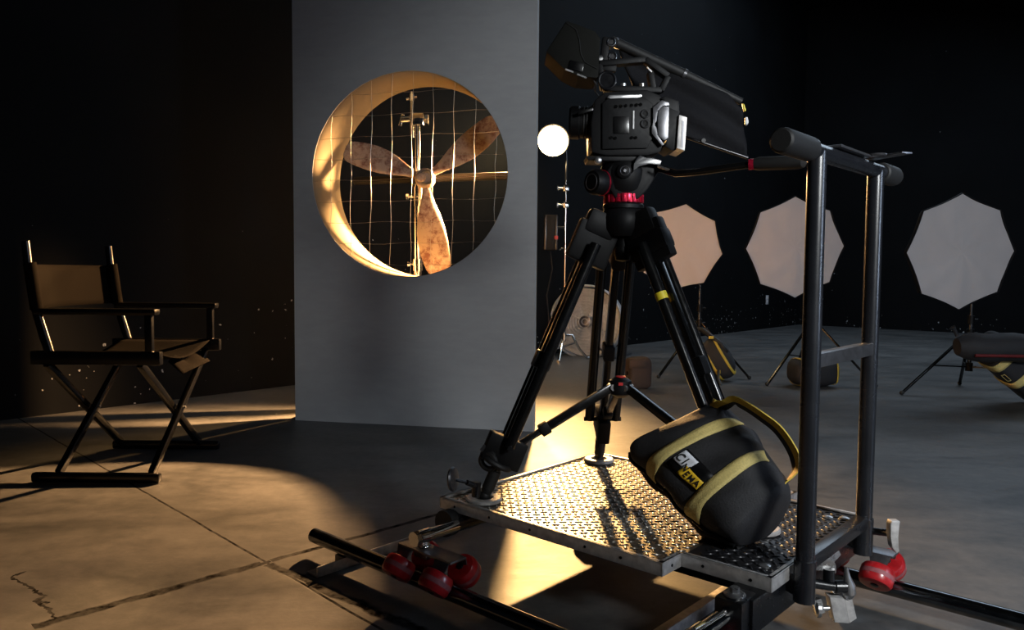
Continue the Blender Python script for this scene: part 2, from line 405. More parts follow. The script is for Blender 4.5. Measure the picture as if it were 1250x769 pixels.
b = B(); b.cyl(c2(510, 252), c2(510, 228), .031).cyl(c2(510, 240), c2(499, 240), .008).cyl(c2(499, 240), c2(496, 240), .02, seg=8)
obj('top_collar', b, 'chrome', ps)
b = B(); b.box(c2(510.5, 146), (.068, .05, .07), None, .006); b.cyl(c2(500, 145), c2(490, 146), .024).box(c2(490, 147), (.016, .03, .075), Matrix.Rotation(.25, 3, 'Y'), .004)
b.cyl(c2(515, 146), c2(521, 146), .012).cyl(c2(519.5, 146), c2(523, 146), .032, seg=7)
obj('grip_head', b, 'chrome', ps)
b = B(); b.cyl(c2(502.5, 168), c2(502.5, 112), .0115)
obj('spigot', b, 'chrome', ps)
b = B(); b.cyl(c2(496, 121), c2(509, 118), .009).cyl(c2(502.5, 124), c2(502.5, 115), .018)
obj('spigot_clamp', b, 'chrome', ps)

hub = at(519, 218, Y=YP - .13); prop = thing('propeller', 'three-bladed propeller with flaking brown and cream paint inside the round opening', 'propeller', hub)
FX = Vector((1, 0, 0)); FZ = Vector((0, 0, 1))
b = B(); b.lathe([(.02, -.05), (.05, -.05), (.058, -.035), (.062, .0), (.058, .045), (.03, .06)], hub, (0, 1, 0), 32)
obj('hub', b, 'blade', prop)
b = B(); b.torus(hub + Vector((.012, -.052, 0)), (0, 1, 0), .038, .010, 28, 8); obj('hub_ring', b, 'wire', prop)
b = B(); b.lathe([(.0, -.075), (.022, -.072), (.03, -.055), (.03, -.04)], hub + Vector((-.02, 0, 0)), (0, 1, 0), 24); obj('hub_cap', b, 'blade', prop)
b = B(); b.cyl(hub + Vector((0, .03, 0)), hub + Vector((0, .125, 0)), .025); obj('axle', b, 'black_metal', prop)
def blade(tip, wmax, twist):
    T = Vector(tip) - hub; L = T.length; T.normalize(); S = Vector((0, 1, 0)).cross(T).normalized()
    prof = [(.0, .28), (.08, .30), (.2, .48), (.35, .78), (.5, .96), (.65, 1.0), (.8, .93), (.92, .80), (.97, .66), (1.0, .40)]
    b = B()
    def fn(i, j):
        s_ = i; k = 0
        for q in range(len(prof) - 1):
            if prof[q][0] <= s_ <= prof[q + 1][0]:
                a_, b_ = prof[q], prof[q + 1]; f_ = (s_ - a_[0]) / (b_[0] - a_[0]); w_ = a_[1] + (b_[1] - a_[1]) * f_; break
        ang = 2 * PI * j; cx = math.cos(ang); cy = math.sin(ang); tw = twist * (1 - .75 * s_)
        W_ = w_ * wmax * .5 * 1.22; th = .016 * (1 - s_ * .75)
        lx = cx * W_ + .012 * math.sin(s_ * PI); ly = cy * th
        return hub + T * (.03 + s_ * (L - .03)) + S * (lx * math.cos(tw) - ly * math.sin(tw)) + Vector((0, 1, 0)) * (lx * math.sin(tw) + ly * math.cos(tw))
    b.grid(fn, 26, 20, cv=True)
    b.bm.verts.ensure_lookup_table()
    for st in (0, 25): b.bm.faces.new([b.bm.verts[st * 20 + q] for q in range(20)])
    obj('blade', b, 'blade', prop, smooth=50)
yb = YP - .13
blade(at(421, 183, Y=yb), .135, .5); blade(at(608, 147, Y=yb), .135, -.4); blade(at(537, 336, Y=yb), .15, -.5)
b = B(); a_ = at(432, 221, Y=YP + .06); c_ = at(640, 214, Y=YP + .06); b.cyl(a_, c_, .024)
tag(obj('support_bar', b, 'hood'), 'dark horizontal bar running behind the propeller hub', 'bar')
b = B(); p_ = at(509.5, 219, Y=YP + .0); b.box(p_ + Vector((0, .02, 0)), (.06, .10, .06), None, .006)
obj('bar_clamp', b, 'black_metal', ps)

# ------------------------------------------------------------------ director chair (facing right)
X0, X1, Y0, Y1 = -1.90, -1.39, 2.99, 3.566
ch = thing('director_chair', 'black folding director chair with canvas seat standing by the dark left wall', 'chair', ((X0 + X1) / 2, (Y0 + Y1) / 2, 0))
SZ, AZ = .505, .682
for y, x0, x1 in ((Y0, X0, X1), (Y1, X0 + .02, X1 + .012)):
    b = B(); b.box(((x0 + x1) / 2, y, .022), (x1 - x0, .032, .04), None, .012); obj('foot_rail', b, 'black_gloss', ch)
    b = B(); b.box(((x0 + x1) / 2 + .012, y, SZ - .005), (x1 - x0 - .0, .034, .055), None, .008); obj('seat_rail', b, 'black_gloss', ch)
    b = B(); b.box(((x0 + x1) / 2 + .015, y, AZ), (x1 - x0 - .03, .05, .026), None, .010); obj('armrest', b, 'black_gloss', ch)
    b = B(); b.box((x1 - .035, y, (SZ + AZ) / 2), (.03, .024, AZ - SZ), None, .005); obj('arm_post', b, 'black_gloss', ch)
    b = B(); b.tube([(x0 + .09, y, SZ - .01), (x0 + .065, y, SZ + .07), (x0 + .035, y, AZ), (x0 + .012, y, .80), (x0 - .002, y, .955)], [.017, .019, .0175, .0165, .0155], 14); obj('back_post', b, 'black_gloss', ch)
for x in (-1.82, -1.45):
    for s_ in (0, 1):
        ya, yb_ = (Y0 + .01, Y1 - .01) if s_ else (Y1 - .01, Y0 + .01)
        dx = .018 if s_ else -.018
        b = B(); b.bar((x + dx, ya, .035), (x + dx, yb_, SZ - .03), .03, .026, (1, 0, 0), .007); obj('leg', b, 'black_gloss', ch)
    b = B(); b.cyl((x - .04, (Y0 + Y1) / 2, .255), (x + .04, (Y0 + Y1) / 2, .255), .006); obj('pivot_bolt', b, 'steel', ch)
b = B()
b.grid(lambda i, j: Vector((X0 + .07 + i * (X1 - X0 - .09), Y0 + .012 + j * (Y1 - Y0 - .024), SZ + .018 - .05 * math.sin(PI * j) - .012 * math.sin(PI * i) * math.sin(PI * j))), 16, 18)
obj('seat', b, 'canvas', ch, solid=.004)
b = B()
b.grid(lambda i, j: Vector((X0 + .03 - .045 * math.sin(PI * j) - i * .02, Y0 + j * (Y1 - Y0), .69 + i * .175)), 8, 18)
b.cyl((X0 + .035, Y0, .69), (X0 + .012, Y0, .87), .022, seg=14).cyl((X0 + .055, Y1, .69), (X0 + .032, Y1, .87), .022, seg=14)
obj('backrest', b, 'canvas', ch, solid=.003)
b = B()
b.grid(lambda i, j: Vector((X1 - .075 + .06 * i, Y0 + .25 + j * (Y1 - Y0 - .28), SZ - .03 - .05 * i + .02 * math.sin(9 * j) * (1 - i) - .02 * (1 - j))), 6, 14)
obj('seat_flap', b, 'canvas', ch, solid=.003)

# ------------------------------------------------------------------ camera dolly (local: x along the track, y across, z up)
DA = Vector((-.1967, 2.0854, 0)); DTH = -.7344
DM = Matrix.Translation(DA) @ Matrix.Rotation(DTH, 4, 'Z')
def D(u, v, z): return DM @ Vector((u, v, z))
def local(px, py, z): return DM.inverted() @ at(px, py, z=z)
ZP, RT_, L1, L2, ST, WD_ = .2254, .030, .7077, .2077, .0813, .74
dolly = thing('camera_dolly', 'low camera dolly with tread plate deck, push bar frame and red wheels on track', 'camera dolly', DA, DTH)
def dobj(name, b, m, parent=None, **k): return obj(name, b, m, parent or dolly, world=False, **k)
out = [(0, 0), (L1, 0), (L1, ST), (L1 + L2, ST), (L1 + L2, WD_ - ST), (L1, WD_ - ST), (L1, WD_), (0, WD_)]
def deck_part(poly, m, holes):
    b = B(); zt = ZP - .006
    b.prism([Vector((x, y, zt - .006)) for x, y in poly], (0, 0, .006))
    x0, x1 = min(p[0] for p in poly), max(p[0] for p in poly); y0, y1 = min(p[1] for p in poly), max(p[1] for p in poly)
    S = .0205; c45 = math.cos(PI / 4)
    for i in range(-60, 60):
        for j in range(-60, 60):
            qx, qy = i * S, j * S; x = (qx - qy) * c45 + .4; y = (qx + qy) * c45 + .37
            if not (x0 + .014 < x < x1 - .014 and y0 + .014 < y < y1 - .014): continue
            if any(math.hypot(x - h[0], y - h[1]) < .045 for h in holes): continue
            a = PI / 4 + (PI / 2 if (i + j) % 2 else 0)
            ca, sa = math.cos(a), math.sin(a); La, Wa = .0125, .0042; rg = []
            for sc_, hh in ((1, 0), (.72, .0022)):
                rg.append([b.bm.verts.new((x + ca * lx * La * sc_ - sa * ly * Wa * sc_, y + sa * lx * La * sc_ + ca * ly * Wa * sc_, zt + hh)) for lx, ly in ((1, 0), (.6, .75), (0, 1), (-.6, .75), (-1, 0), (-.6, -.75), (0, -1), (.6, -.75))])
            for k in range(8): b.bm.faces.new((rg[0][k], rg[0][(k + 1) % 8], rg[1][(k + 1) % 8], rg[1][k]))
            b.bm.faces.new(rg[1])
    return dobj('tread_plate', b, m, smooth=50)
WA = [(.106, .066), (.078, .645), (.766, .355)]
deck_part([(.008, .008), (L1 - .002, .008), (L1 - .002, WD_ - .008), (.008, WD_ - .008)], 'plate', WA)
deck_part([(L1 - .002, ST + .008), (L1 + L2 - .008, ST + .008), (L1 + L2 - .008, WD_ - ST - .008), (L1 - .002, WD_ - ST - .008)], 'plate_black', WA)
# rim angle following the outline
b = B()
for k in range(len(out)):
    a, c = out[k], out[(k + 1) % len(out)]; d = Vector((c[0] - a[0], c[1] - a[1], 0)).normalized(); nn = Vector((-d.y, d.x, 0))
    e = .0025 if k not in (2, 4) else .0
    pa = Vector((*a, 0)) ; pc = Vector((*c, 0))
    zlo, zhi = ZP - RT_, ZP + .001
    b.prism([pa + Vector((0, 0, zlo)), pc + Vector((0, 0, zlo)), pc + Vector((0, 0, zhi)), pa + Vector((0, 0, zhi))], nn * .006, .0012)
    b.prism([pa + Vector((0, 0, zhi - .005)), pc + Vector((0, 0, zhi - .005)), pc + Vector((0, 0, zhi)), pa + Vector((0, 0, zhi))], nn * .013, .001)
dobj('deck_rim', b, 'aluminium')
for (u, v) in [(.06, 0), (.19, 0), (.33, 0), (.50, 0), (.60, 0), (.76, ST), (.87, ST)]:
    dobj('rim_rivet', B().cyl((u, v - .001, ZP - .015), (u, v + .004, ZP - .015), .0035, seg=10), 'black_matte')
dobj('rim_rivet', B().cyl((L1 + .001, .04, ZP - .015), (L1 - .004, .04, ZP - .015), .0035, seg=10), 'black_matte')
# rings that take the tripod feet, and bolts
for (u, v) in WA:
    dobj('foot_ring', B().lathe([(.024, 0), (.046, 0), (.050, .003), (.050, .009), (.046, .012), (.027, .012), (.024, .009)], (u, v, ZP - .004), seg=40, closed=True), 'aluminium')
for (u, v) in [(.87, .15), (.85, .58), (.20, .03), (.62, .70), (.885, .60)]:
    dobj('deck_bolt', B().lathe([(.013, 0), (.013, .003), (.006, .006)], (u, v, ZP - .005), seg=16), 'steel')
# frame beams under the deck
RV1, RV2, RZ, RR = -.1343, .6546, .0525, .0215
def beam(u, v0, v1, w, h, z): return B().box((u, (v0 + v1) / 2, z), (w, v1 - v0, h), None, .006)
ZB = ZP - RT_ - .035
dobj('frame_beam', B().cyl((.055, -.015, ZB + .01), (.055, .70, ZB + .01), .032), 'black_metal')
b = B(); b.cyl((.055, -.035, ZB + .01), (.055, -.010, ZB + .01), .036); dobj('beam_cap', b, 'black_rubber')
dobj('frame_beam', beam(.872, .015, .70, .070, .075, ZB + .0), 'black_metal')
dobj('frame_beam', B().box((.47, .37, ZB + .005), (.80, .06, .05), None, .005), 'black_metal')
dobj('frame_beam', B().box((.47, .16, ZB + .012), (.80, .04, .04), None, .005), 'black_metal')
# near rear outrigger block with bolt
b = B(); b.box((.868, .02, ZB - .01), (.062, .075, .098), None, .008); blk = dobj('outrigger_block', b, 'black_metal')
b = B(); b.lathe([(.022, 0), (.022, .003), (.018, .006)], (.868, .012, ZB + .040)); b.cyl((.868, .012, ZB + .046), (.868, .012, ZB + .056), .010, seg=6); dobj('block_bolt', b, 'steel')
# wheel trucks: chrome arm, stem, bracket plate and four wheels in two pairs
def truck(u, v, side):
    zt = RZ + .086
    t = dobj('wheel_truck', B().box((u + .028, v, zt), (.20, .056, .007), None, .003).box((u, v, zt - .012), (.05, .03, .02), None, .004), 'grey_metal')
    va = v + side * .115
    b = B(); b.cyl((u, v - side * .03, ZB + .01), (u, va, ZB + .01), .0155).cyl((u, v - side * .036, ZB + .01), (u, v - side * .022, ZB + .01), .020, seg=8)
    b.cyl((u, v - side * .018, ZB + .01), (u, v + side * .018, ZB + .01), .0185).cyl((u, v, zt), (u, v, ZB + .01), .013)
    b.sphere((u, v, zt + .008), .017, 16, (1, 1, .5))
    dobj('axle_arm', b, 'chrome', t)
    for du in (-.042, .098):
        for s2 in (-1, 1):
            ax = Vector((0, s2 * math.cos(.85), -math.sin(.85)))   # axle tilts down and out
            nrm = Vector((0, s2 * math.sin(.85), math.cos(.85)))
            rc = Vector((u + du, v, RZ)); wc = rc + nrm * (RR + .0405) ; wc = wc + ax * .004
            b = B(); b.lathe([(.010, -.024), (.026, -.0255), (.036, -.023), (.0405, -.015), (.0405, .015), (.036, .023), (.026, .0255), (.010, .024), (.010, .012), (.0, .012)][:9], wc, ax, 36)
            wh = dobj('wheel', b, 'red_wheel', t)
            b = B(); b.lathe([(.0407, -.006), (.0410, -.006), (.0410, .006), (.0407, .006)], wc, ax, 36, closed=True); dobj('wheel_band', b, 'wheel_band', wh)
            b = B(); b.lathe([(.004, -.028), (.009, -.027), (.011, -.02), (.011, .02), (.009, .027), (.004, .028)], wc, ax, 16); dobj('wheel_hub', b, 'black_metal', wh)
        b = B(); b.prism([Vector((u + du - .026, v - .030, zt)), Vector((u + du + .026, v - .030, zt)), Vector((u + du + .012, v - .052, zt - .045)), Vector((u + du - .012, v - .052, zt - .045))], (0, .004, 0), .001)
        b.prism([Vector((u + du - .026, v + .026, zt)), Vector((u + du + .026, v + .026, zt)), Vector((u + du + .012, v + .048, zt - .045)), Vector((u + du - .012, v + .048, zt - .045))], (0, .004, 0), .001)
        dobj('wheel_bracket', b, 'grey_metal', t)
    return t
UF, UR = .088, .868
truck(UF, RV1, 1); truck(UR, RV1, 1); truck(UF, RV2, -1); truck(UR, RV2, -1)
# push bar frame
UPB, V1, V2, ZH, ZM, ZBB = .9434, .1839, .5643, 1.1022, .669, .2465
for v in (V1, V2):
    dobj('push_post', B().cyl((UPB, v, .165), (UPB, v, ZH), .0193, seg=28), 'post_metal')
    b = B(); b.cyl((UPB, v, .155), (UPB, v, .245), .0225, seg=28)
    # gusset plate reaching back under the deck
    b.prism([Vector((UPB - .01, v - .006, .160)), Vector((UPB - .05, v - .006, .172)), Vector((UPB - .10, v - .006, .178)), Vector((UPB - .10, v - .006, .205)), Vector((UPB - .01, v - .006, .205))], (0, .012, 0), .002)
    dobj('post_socket', b, 'post_metal')
dobj('cross_bar', B().box((UPB, (V1 + V2) / 2, ZM), (.028, V2 - V1 - .03, .03), None, .003), 'grey_metal')
dobj('cross_bar', B().box((UPB, (V1 + V2) / 2, ZBB - .008), (.030, V2 - V1 - .03, .03), None, .003), 'post_metal')
b = B(); b.cyl((UPB, .03, ZH), (UPB, .70, ZH), .0175, seg=28); dobj('push_handle', b, 'post_metal')
for a, c in ((.0, .145), (.600, .71)):
    dobj('handle_grip', B().lathe([(.020, 0), (.024, .004), (.0248, .01), (.0248, c - a - .01), (.023, c - a)], (UPB, a, ZH), (0, 1, 0), 32), 'black_rubber')
b = B(); b.tube([(UPB, V1, ZH + .018), (UPB, V1 - .012, ZH + .020)], .006); b.box((UPB, .36, ZH + .0205), (.045, .20, .006), None, .002)
b.box((UPB + .045, .50, ZH + .024), (.11, .030, .004), Matrix.Rotation(-.5, 3, 'Z'), .001)
b.torus((UPB + .03, .47, ZH + .024), (0, 0, 1), .018, .003, 20, 6)
hb = dobj('accessory_bracket', b, 'grey_metal')
# tie-down knob on the near front corner, and clamp levers on the rear corner
kq = at(553, 585, Y=2.0)
obj('tie_down_rod', B().cyl(kq, at(582, 592, Y=2.04), .004).cyl(at(570, 589, Y=2.02), at(584, 594, Y=2.04), .0075), 'black_metal', dolly)
b = B(); b.lathe([(.010, -.007), (.028, -.005), (.031, .0), (.028, .005), (.010, .007)], kq, (1, -.35, .1), 28); kk = obj('tie_down_knob', b, 'grey_metal', dolly)
for v_ in kk.data.vertices: v_.co.z = (v_.co.z - (DM.inverted() @ kq).z) * 1.08 + (DM.inverted() @ kq).z
obj('tie_down_boss', B().cyl(at(581, 606, Y=2.04), at(582, 588, Y=2.04), .012), 'black_metal', dolly)
b = B(); b.cyl((UPB + .01, V2 - .0, .215), (UPB + .06, V2 + .02, .215), .009).cyl((UPB + .06, V2 + .02, .215), (UPB + .068, V2 + .023, .215), .014)
dobj('lever_screw', b, 'black_metal')
obj('clamp_lever', B().px([(1087, 640), (1089, 636.5), (1099, 636.5), (1097.5, 645), (1096.5, 656), (1097, 666), (1098, 673), (1095, 676), (1089, 668), (1087.5, 655)], 1.80, .022, .002), 'aluminium', dolly)
# silver clamps hanging off the rear of the dolly
YC = 1.70
def cp(px, py, Y=YC): return at(px, py, Y=Y)
b = B(); b.px([(993, 688), (1012, 680), (1021, 689), (1009, 698), (993, 696)], YC, .06, .003); b.px([(1009, 697), (1021, 689), (1021, 700), (1011, 703)], YC, .05, .002)
dobj_w = lambda name, b, m, **k: obj(name, b, m, dolly, **k)
dobj_w('clamp_body', b, 'steel')
b = B(); b.cyl(cp(992, 712), cp(1019, 716), .011).cyl(cp(1019, 716), cp(1032, 716), .015)
b.cyl(cp(1012, 708), cp(1012, 694), .013)
dobj_w('clamp_screw', b, 'black_metal')
b = B(); b.tube([cp(1033, 693), cp(1034, 703), cp(1036, 714), cp(1036, 724), cp(1036, 730)], [.004, .007, .014, .0155, .008], 16)
dobj_w('clamp_handle', b, 'steel')
b = B(); b.px([(1013, 729), (1031, 731), (1037, 761), (1019, 760)], YC - .01, .03, .0015); b.px([(1031, 731), (1040, 729), (1046, 755), (1037, 761)], YC + .0, .035, .0015)
dobj_w('clamp_block', b, 'aluminium')
b = B(); b.cyl(cp(1012, 742), cp(1000, 743), .006).cyl(cp(1000, 743), cp(996, 743), .019, seg=12).bar(cp(996, 731), cp(1001, 748), .012, .02)
dobj_w('clamp_knob', b, 'steel')
b = B(); b.bar(cp(1016, 712, YC + .02), cp(1022, 735, YC + .02), .014, .012); b.bar(cp(1000, 690, YC + .04), D(.93, .40, .205), .03, .02); dobj_w('clamp_bracket', b, 'steel')

# ------------------------------------------------------------------ track
tr = thing('dolly_track', 'straight steel tube track with flat metal sleepers under the dolly', 'track', D(0, 0, 0), DTH)
for v in (RV1, RV2):
    b = B(); b.cyl((-.41, v, RZ), (2.6, v, RZ), RR, seg=28); r_ = obj('rail', b, 'rail', tr, world=False)
    b = B(); b.lathe([(.012, -.001), (.018, -.001), (.018, .01), (.012, .01)], (-.412, v, RZ), (1, 0, 0), 24, closed=True); obj('rail_end_ring', b, 'grey_metal', r_, world=False)
for u in (-.262, .640, 1.54, 2.45):
    b = B()
    b.box((u, .26, .004), (.050, 1.0, .006), None, .001).box((u + .024, .26, .016), (.004, 1.0, .030), None, .001)
    sl = obj('sleeper', b, 'aluminium', tr, world=False)
    for v in (RV1, RV2):
        b = B(); b.box((u, v, .020), (.045, .030, .024), None, .004); b.cyl((u, v - .045, .006), (u, v - .045, .016), .009, seg=6).cyl((u, v + .045, .006), (u, v + .045, .016), .009, seg=6)
        obj('rail_saddle', b, 'grey_metal', sl, world=False)

# ------------------------------------------------------------------ tripod
TC = Vector((.305, 2.12, 0)); tri = thing('tripod', 'heavy black twin-tube tripod standing on the dolly deck', 'tripod', TC + Vector((0, 0, ZP)))
feet = [D(u, v, ZP + .004) for u, v in WA]
ZT = .972
for li, ft in enumerate(feet):
    dv = (ft - TC); dv.z = 0; dv.normalize(); ev = Vector((0, 0, 1)).cross(dv)
    top = TC + dv * .068 + Vector((0, 0, ZT)); ax = (ft - top); L = ax.length; ax.normalize(); nrm = ax.cross(ev).normalized()
    P = lambda t, e=0, n_=0: top + ax * (L * t) + ev * e + nrm * n_
    sp_ = .042
    leg = obj('leg', B().bar(P(.05), P(.79), .022, .030, ev, .003) if False else B().cyl(P(.06, sp_), P(.80, sp_), .0150, seg=18).cyl(P(.06, -sp_), P(.80, -sp_), .0150, seg=18), 'black_gloss', tri)
    b = B(); b.bar(P(.10), P(.93), .030, .022, ev, .004); obj('lower_stage', b, 'black_gloss', leg)
    b = B(); b.bar(P(-.01), P(.13), .116, .038, ev, .009); b.bar(P(-.055), P(.03), .088, .050, ev, .014); obj('leg_shoulder', b, 'black_matte', leg)
    b = B(); b.bar(P(.775), P(.875), .112, .040, ev, .006); b.cyl(P(.80, -.06), P(.80, .06), .007); obj('leg_lock', b, 'black_matte', leg)
    b = B(); b.bar(P(.46), P(.52), .05, .034, ev, .005); obj('stage_clamp', b, 'black_matte', leg)
    b = B(); b.cyl(P(.90), P(.965), .017).cyl(P(.965), P(1.0), .016, .011).sphere(P(.99), .016, 14); obj('foot', b, 'black_rubber', leg)
    if li == 2:
        b = B(); b.box(P(.19, -.066), (.05, .06, .03), None, .008) if False else b.bar(P(.03, 0, .0), P(.10, 0, 0), .12, .05, ev, .012); obj('leg_catch', b, 'black_matte', leg)
        q = P(.245, sp_ if P(0, sp_).x < P(0, -sp_).x else -sp_); b = B(); b.cyl(q - ax * .010, q + ax * .010, .0158, seg=18); obj('tape_band', b, 'yellow_tape', leg)
    # badge on the shoulder
    bd = P(.03, 0, .0); nn = nrm if nrm.y < 0 else -nrm
    if nn.y < -.05: obj('badge', B().cyl(bd + nn * .018, bd + nn * .0262, .006, seg=14), 'red_dot', leg)
SH = at(758, 472, Y=2.12)
SHc = Vector((TC.x, TC.y, SH.z))
b = B(); b.lathe([(.012, -.03), (.028, -.02), (.032, 0), (.030, .018), (.018, .026)], SHc, seg=28); hubs = obj('spreader_hub', b, 'black_matte', tri)
obj('spreader_badge', B().lathe([(.0, .026), (.014, .027), (.014, .030), (.0, .031)], SHc, seg=18).box(SHc + Vector((-.004, -.03, .012)), (.012, .006, .008)), 'red_dot', hubs)
for ft in feet:
    dv = (ft - TC); dv.z = 0; dv.normalize(); ev = Vector((0, 0, 1)).cross(dv)
    top = TC + dv * .068 + Vector((0, 0, ZT)); ax = (ft - top); L = ax.length; ax.normalize()
    e_ = top + ax * L * .84; s_ = SHc + dv * .024
    b = B(); b.bar(s_, s_.lerp(e_, .62), .024, .020, ev, .004).bar(s_.lerp(e_, .55), e_, .017, .014, ev, .003); ar = obj('spreader_arm', b, 'black_gloss', tri)
    b = B(); b.bar(s_.lerp(e_, .58), s_.lerp(e_, .66), .034, .028, ev, .005); obj('arm_lock', b, 'black_matte', ar)
    b = B(); b.cyl(s_ - ev * .018, s_ + ev * .018, .009); obj('arm_hinge', b, 'steel', ar)
# ankle strap with cord on the front-left leg
f0 = feet[0]
b = B(); b.torus(f0 + Vector((.035, .01, .10)), (.5, 0, .9), .040, .0085, 24, 8); obj('ankle_strap', b, 'black_rubber', tri)
b = B(); b.torus(f0 + Vector((.012, -.01, .105)), (.5, 1, .2), .022, .008, 22, 8); obj('strap_loop', b, 'black_rubber', tri)
b = B(); b.bar(f0 + Vector((-.005, -.012, .145)), f0 + Vector((.028, -.012, .12)), .01, .018); obj('strap_tab', b, 'bag_cloth', tri)
b = B(); b.lathe([(.050, -.05), (.060, -.03), (.062, .0), (.055, .02), (.050, .026)], TC + Vector((0, 0, 1.0)), seg=40); b.cyl(TC + Vector((0, 0, .90)), TC + Vector((0, 0, .96)), .02)
b.lathe([(.0, -.12), (.020, -.115), (.024, -.09), (.016, -.07), (.016, -.04)], TC + Vector((0, 0, 1.0)), seg=24)
obj('bowl', b, 'black_matte', tri)

# ------------------------------------------------------------------ fluid head
YH = 2.12
hd = thing('fluid_head', 'black fluid head with a red ribbed ring mounted on the tripod bowl', 'tripod head', TC + Vector((0, 0, 1.02)))
b = B(); b.lathe([(.045, .0), (.056, .004), (.056, .014), (.050, .020)], TC + Vector((0, 0, 1.022)), seg=40); obj('head_base', b, 'black_matte', hd)
b = B(); n = 44
prof = []
zc = 1.040
ring0 = [];
b.lathe([(.050, .0), (.0525, .002), (.0525, .024), (.050, .026)], TC + Vector((0, 0, zc)), seg=44)
for k in range(22):
    a = 2 * PI * k / 22; b.box(TC + Vector((.0525 * math.cos(a), .0525 * math.sin(a), zc + .013)), (.006, .009, .022), Matrix.Rotation(a, 3, 'Z'), .001)
obj('ribbed_ring', b, 'red_metal', hd)
b = B(); b.lathe([(.050, 0), (.058, .01), (.064, .035), (.066, .06), (.058, .085), (.045, .10)], TC + Vector((0, 0, zc + .026)), seg=36)
obj('head_body', b, 'black_matte', hd)
yf = 2.045
b = B(); b.px([(752, 243), (742, 226), (741, 208), (750, 197), (776, 195), (779, 188), (800, 192), (808, 198), (803, 212), (790, 232), (779, 243)], 2.07, .10, .006)
obj('tilt_cage', b, 'black_matte', hd)
b = B(); q = at(731, 223, Y=2.08); ax = Vector((-.80, -.60, .0)).normalized()
b.lathe([(.026, -.05), (.032, -.02), (.034, .0), (.034, .018), (.030, .026), (.018, .028)], q, ax, 32); kn = obj('tilt_knob', b, 'black_matte', hd)
obj('knob_ring', B().torus(q + ax * .027, ax, .021, .0016, 28, 6), 'grey_metal', kn)
obj('knob_ring', B().torus(q - ax * .012, ax, .0330, .0022, 28, 6), 'red_metal', kn)
q = at(762, 209, Y=2.06)
b = B(); b.lathe([(.014, -.02), (.020, .0), (.020, .008), (.014, .012)], q, (-.1, -1, 0), 28); dk = obj('drag_dial', b, 'black_matte', hd)
obj('dial_face', B().torus(q + Vector((0, -.012, 0)), (-.1, -1, 0), .012, .0013, 24, 6).cyl(q + Vector((0, -.01, 0)), q + Vector((0, -.015, 0)), .004), 'grey_metal', dk)
b = B(); b.px([(716, 190), (780, 190), (779, 197), (718, 196)], 2.06, .09, .003); obj('sliding_plate', b, 'black_matte', hd)
b = B(); b.px([(776, 194), (781, 189), (786, 191), (790, 194), (795, 194), (797, 192), (808, 196), (806, 202), (792, 199), (780, 202), (772, 211), (774, 200)], 2.045, .05, .002); obj('plate_clamp', b, 'post_metal', hd)
q = at(730, 196, Y=2.055); obj('plate_knob', B().lathe([(.006, -.012), (.009, -.01), (.009, .008), (.006, .01)], q, (0, -1, 0), 18), 'steel', hd)
b = B(); b.tube([at(800, 205, Y=2.08), at(812, 208, Y=2.04), at(826, 212, Y=2.0), at(850, 210, Y=1.97), at(880, 206, Y=1.93), at(916, 201, Y=1.89)], .0095, 16); ph = obj('pan_handle', b, 'black_gloss', hd)
obj('handle_ring', B().cyl(at(914, 201, Y=1.89), at(921, 200.5, Y=1.885), .0138, seg=24), 'red_metal', ph)
b = B(); b.tube([at(921, 200.5, Y=1.885), at(926, 200, Y=1.88), at(975, 198, Y=1.82), at(981, 198, Y=1.81)], [.014, .0165, .0165, .013], 22); obj('handle_grip', b, 'black_rubber', ph)
b = B(); b.tube([at(803, 203, Y=2.03), at(815, 207, Y=2.02), at(831, 212, Y=2.0)], .0035, 8); obj('lock_lever', b, 'steel', hd)

# ------------------------------------------------------------------ cinema camera
YK = 2.05
cm = thing('cinema_camera', 'black cinema camera with battery plate and top handle on the fluid head', 'camera', at(765, 190, Y=YK + .06))
b = B(); b.px([(722, 186), (721, 150), (726, 122), (738, 112), (790, 109), (806, 116), (811, 126), (812, 172), (806, 186), (790, 190), (740, 190)], YK, .125, .006); body = obj('body', b, 'black_matte', cm)
b = B(); b.px([(735, 182), (735, 126), (742, 120), (786, 118), (797, 126), (797, 168), (790, 181)], YK - .008, .012, .003); obj('side_panel', b, 'black_matte', body)
b = B(); b.px([(741, 119), (744, 116), (783, 115), (784, 117.5), (778, 119.5), (745, 120.5)], YK - .012, .02, .001); obj('trim_strip', b, 'steel', body)
# controls on the side panel
for (x, y) in [(752, 130), (758, 129.5), (764, 129), (771, 128.5), (777, 128), (782, 127.5), (746, 168), (751, 168.5), (771, 168), (776, 168)]: obj('button', B().cyl(at(x, y, Y=YK - .012), at(x, y, Y=YK - .006), .0042, seg=12), 'black_gloss', body)
b = B(); b.px([(749, 142), (768, 142), (768, 163), (749, 163)], YK - .011, .008, .001); obj('side_screen', b, 'black_gloss', body)
b = B(); b.px([(773, 135), (774.5, 135), (774, 157), (772.5, 157)], YK - .012, .006); obj('latch_slot', b, 'steel', body)
for (x, y) in [(787, 139), (787, 151)]: obj('port_cap', B().torus(at(x, y, Y=YK - .010), (0, 1, 0), .009, .003, 20, 8).cyl(at(x, y, Y=YK - .009), at(x, y, Y=YK), .008), 'black_rubber', body)
# lens
lc = at(722, 150, Y=YK + .062); lx = Vector((-1, .12, .02)).normalized()
b = B(); b.lathe([(.045, -.03), (.047, .0), (.042, .006), (.042, .03), (.045, .034), (.045, .055), (.040, .06), (.036, .058), (.0, .048)], lc, lx, 40); ln = obj('lens', b, 'black_matte', cm)
for h_ in (.012, .020): obj('focus_ring', B().torus(lc + lx * h_, lx, .042, .0022, 40, 6), 'black_rubber', ln)
b = B(); b.px([(705, 136), (724, 131), (724, 135), (706, 140)], YK + .0, .01, .001); obj('lens_motor', b, 'black_gloss', ln)
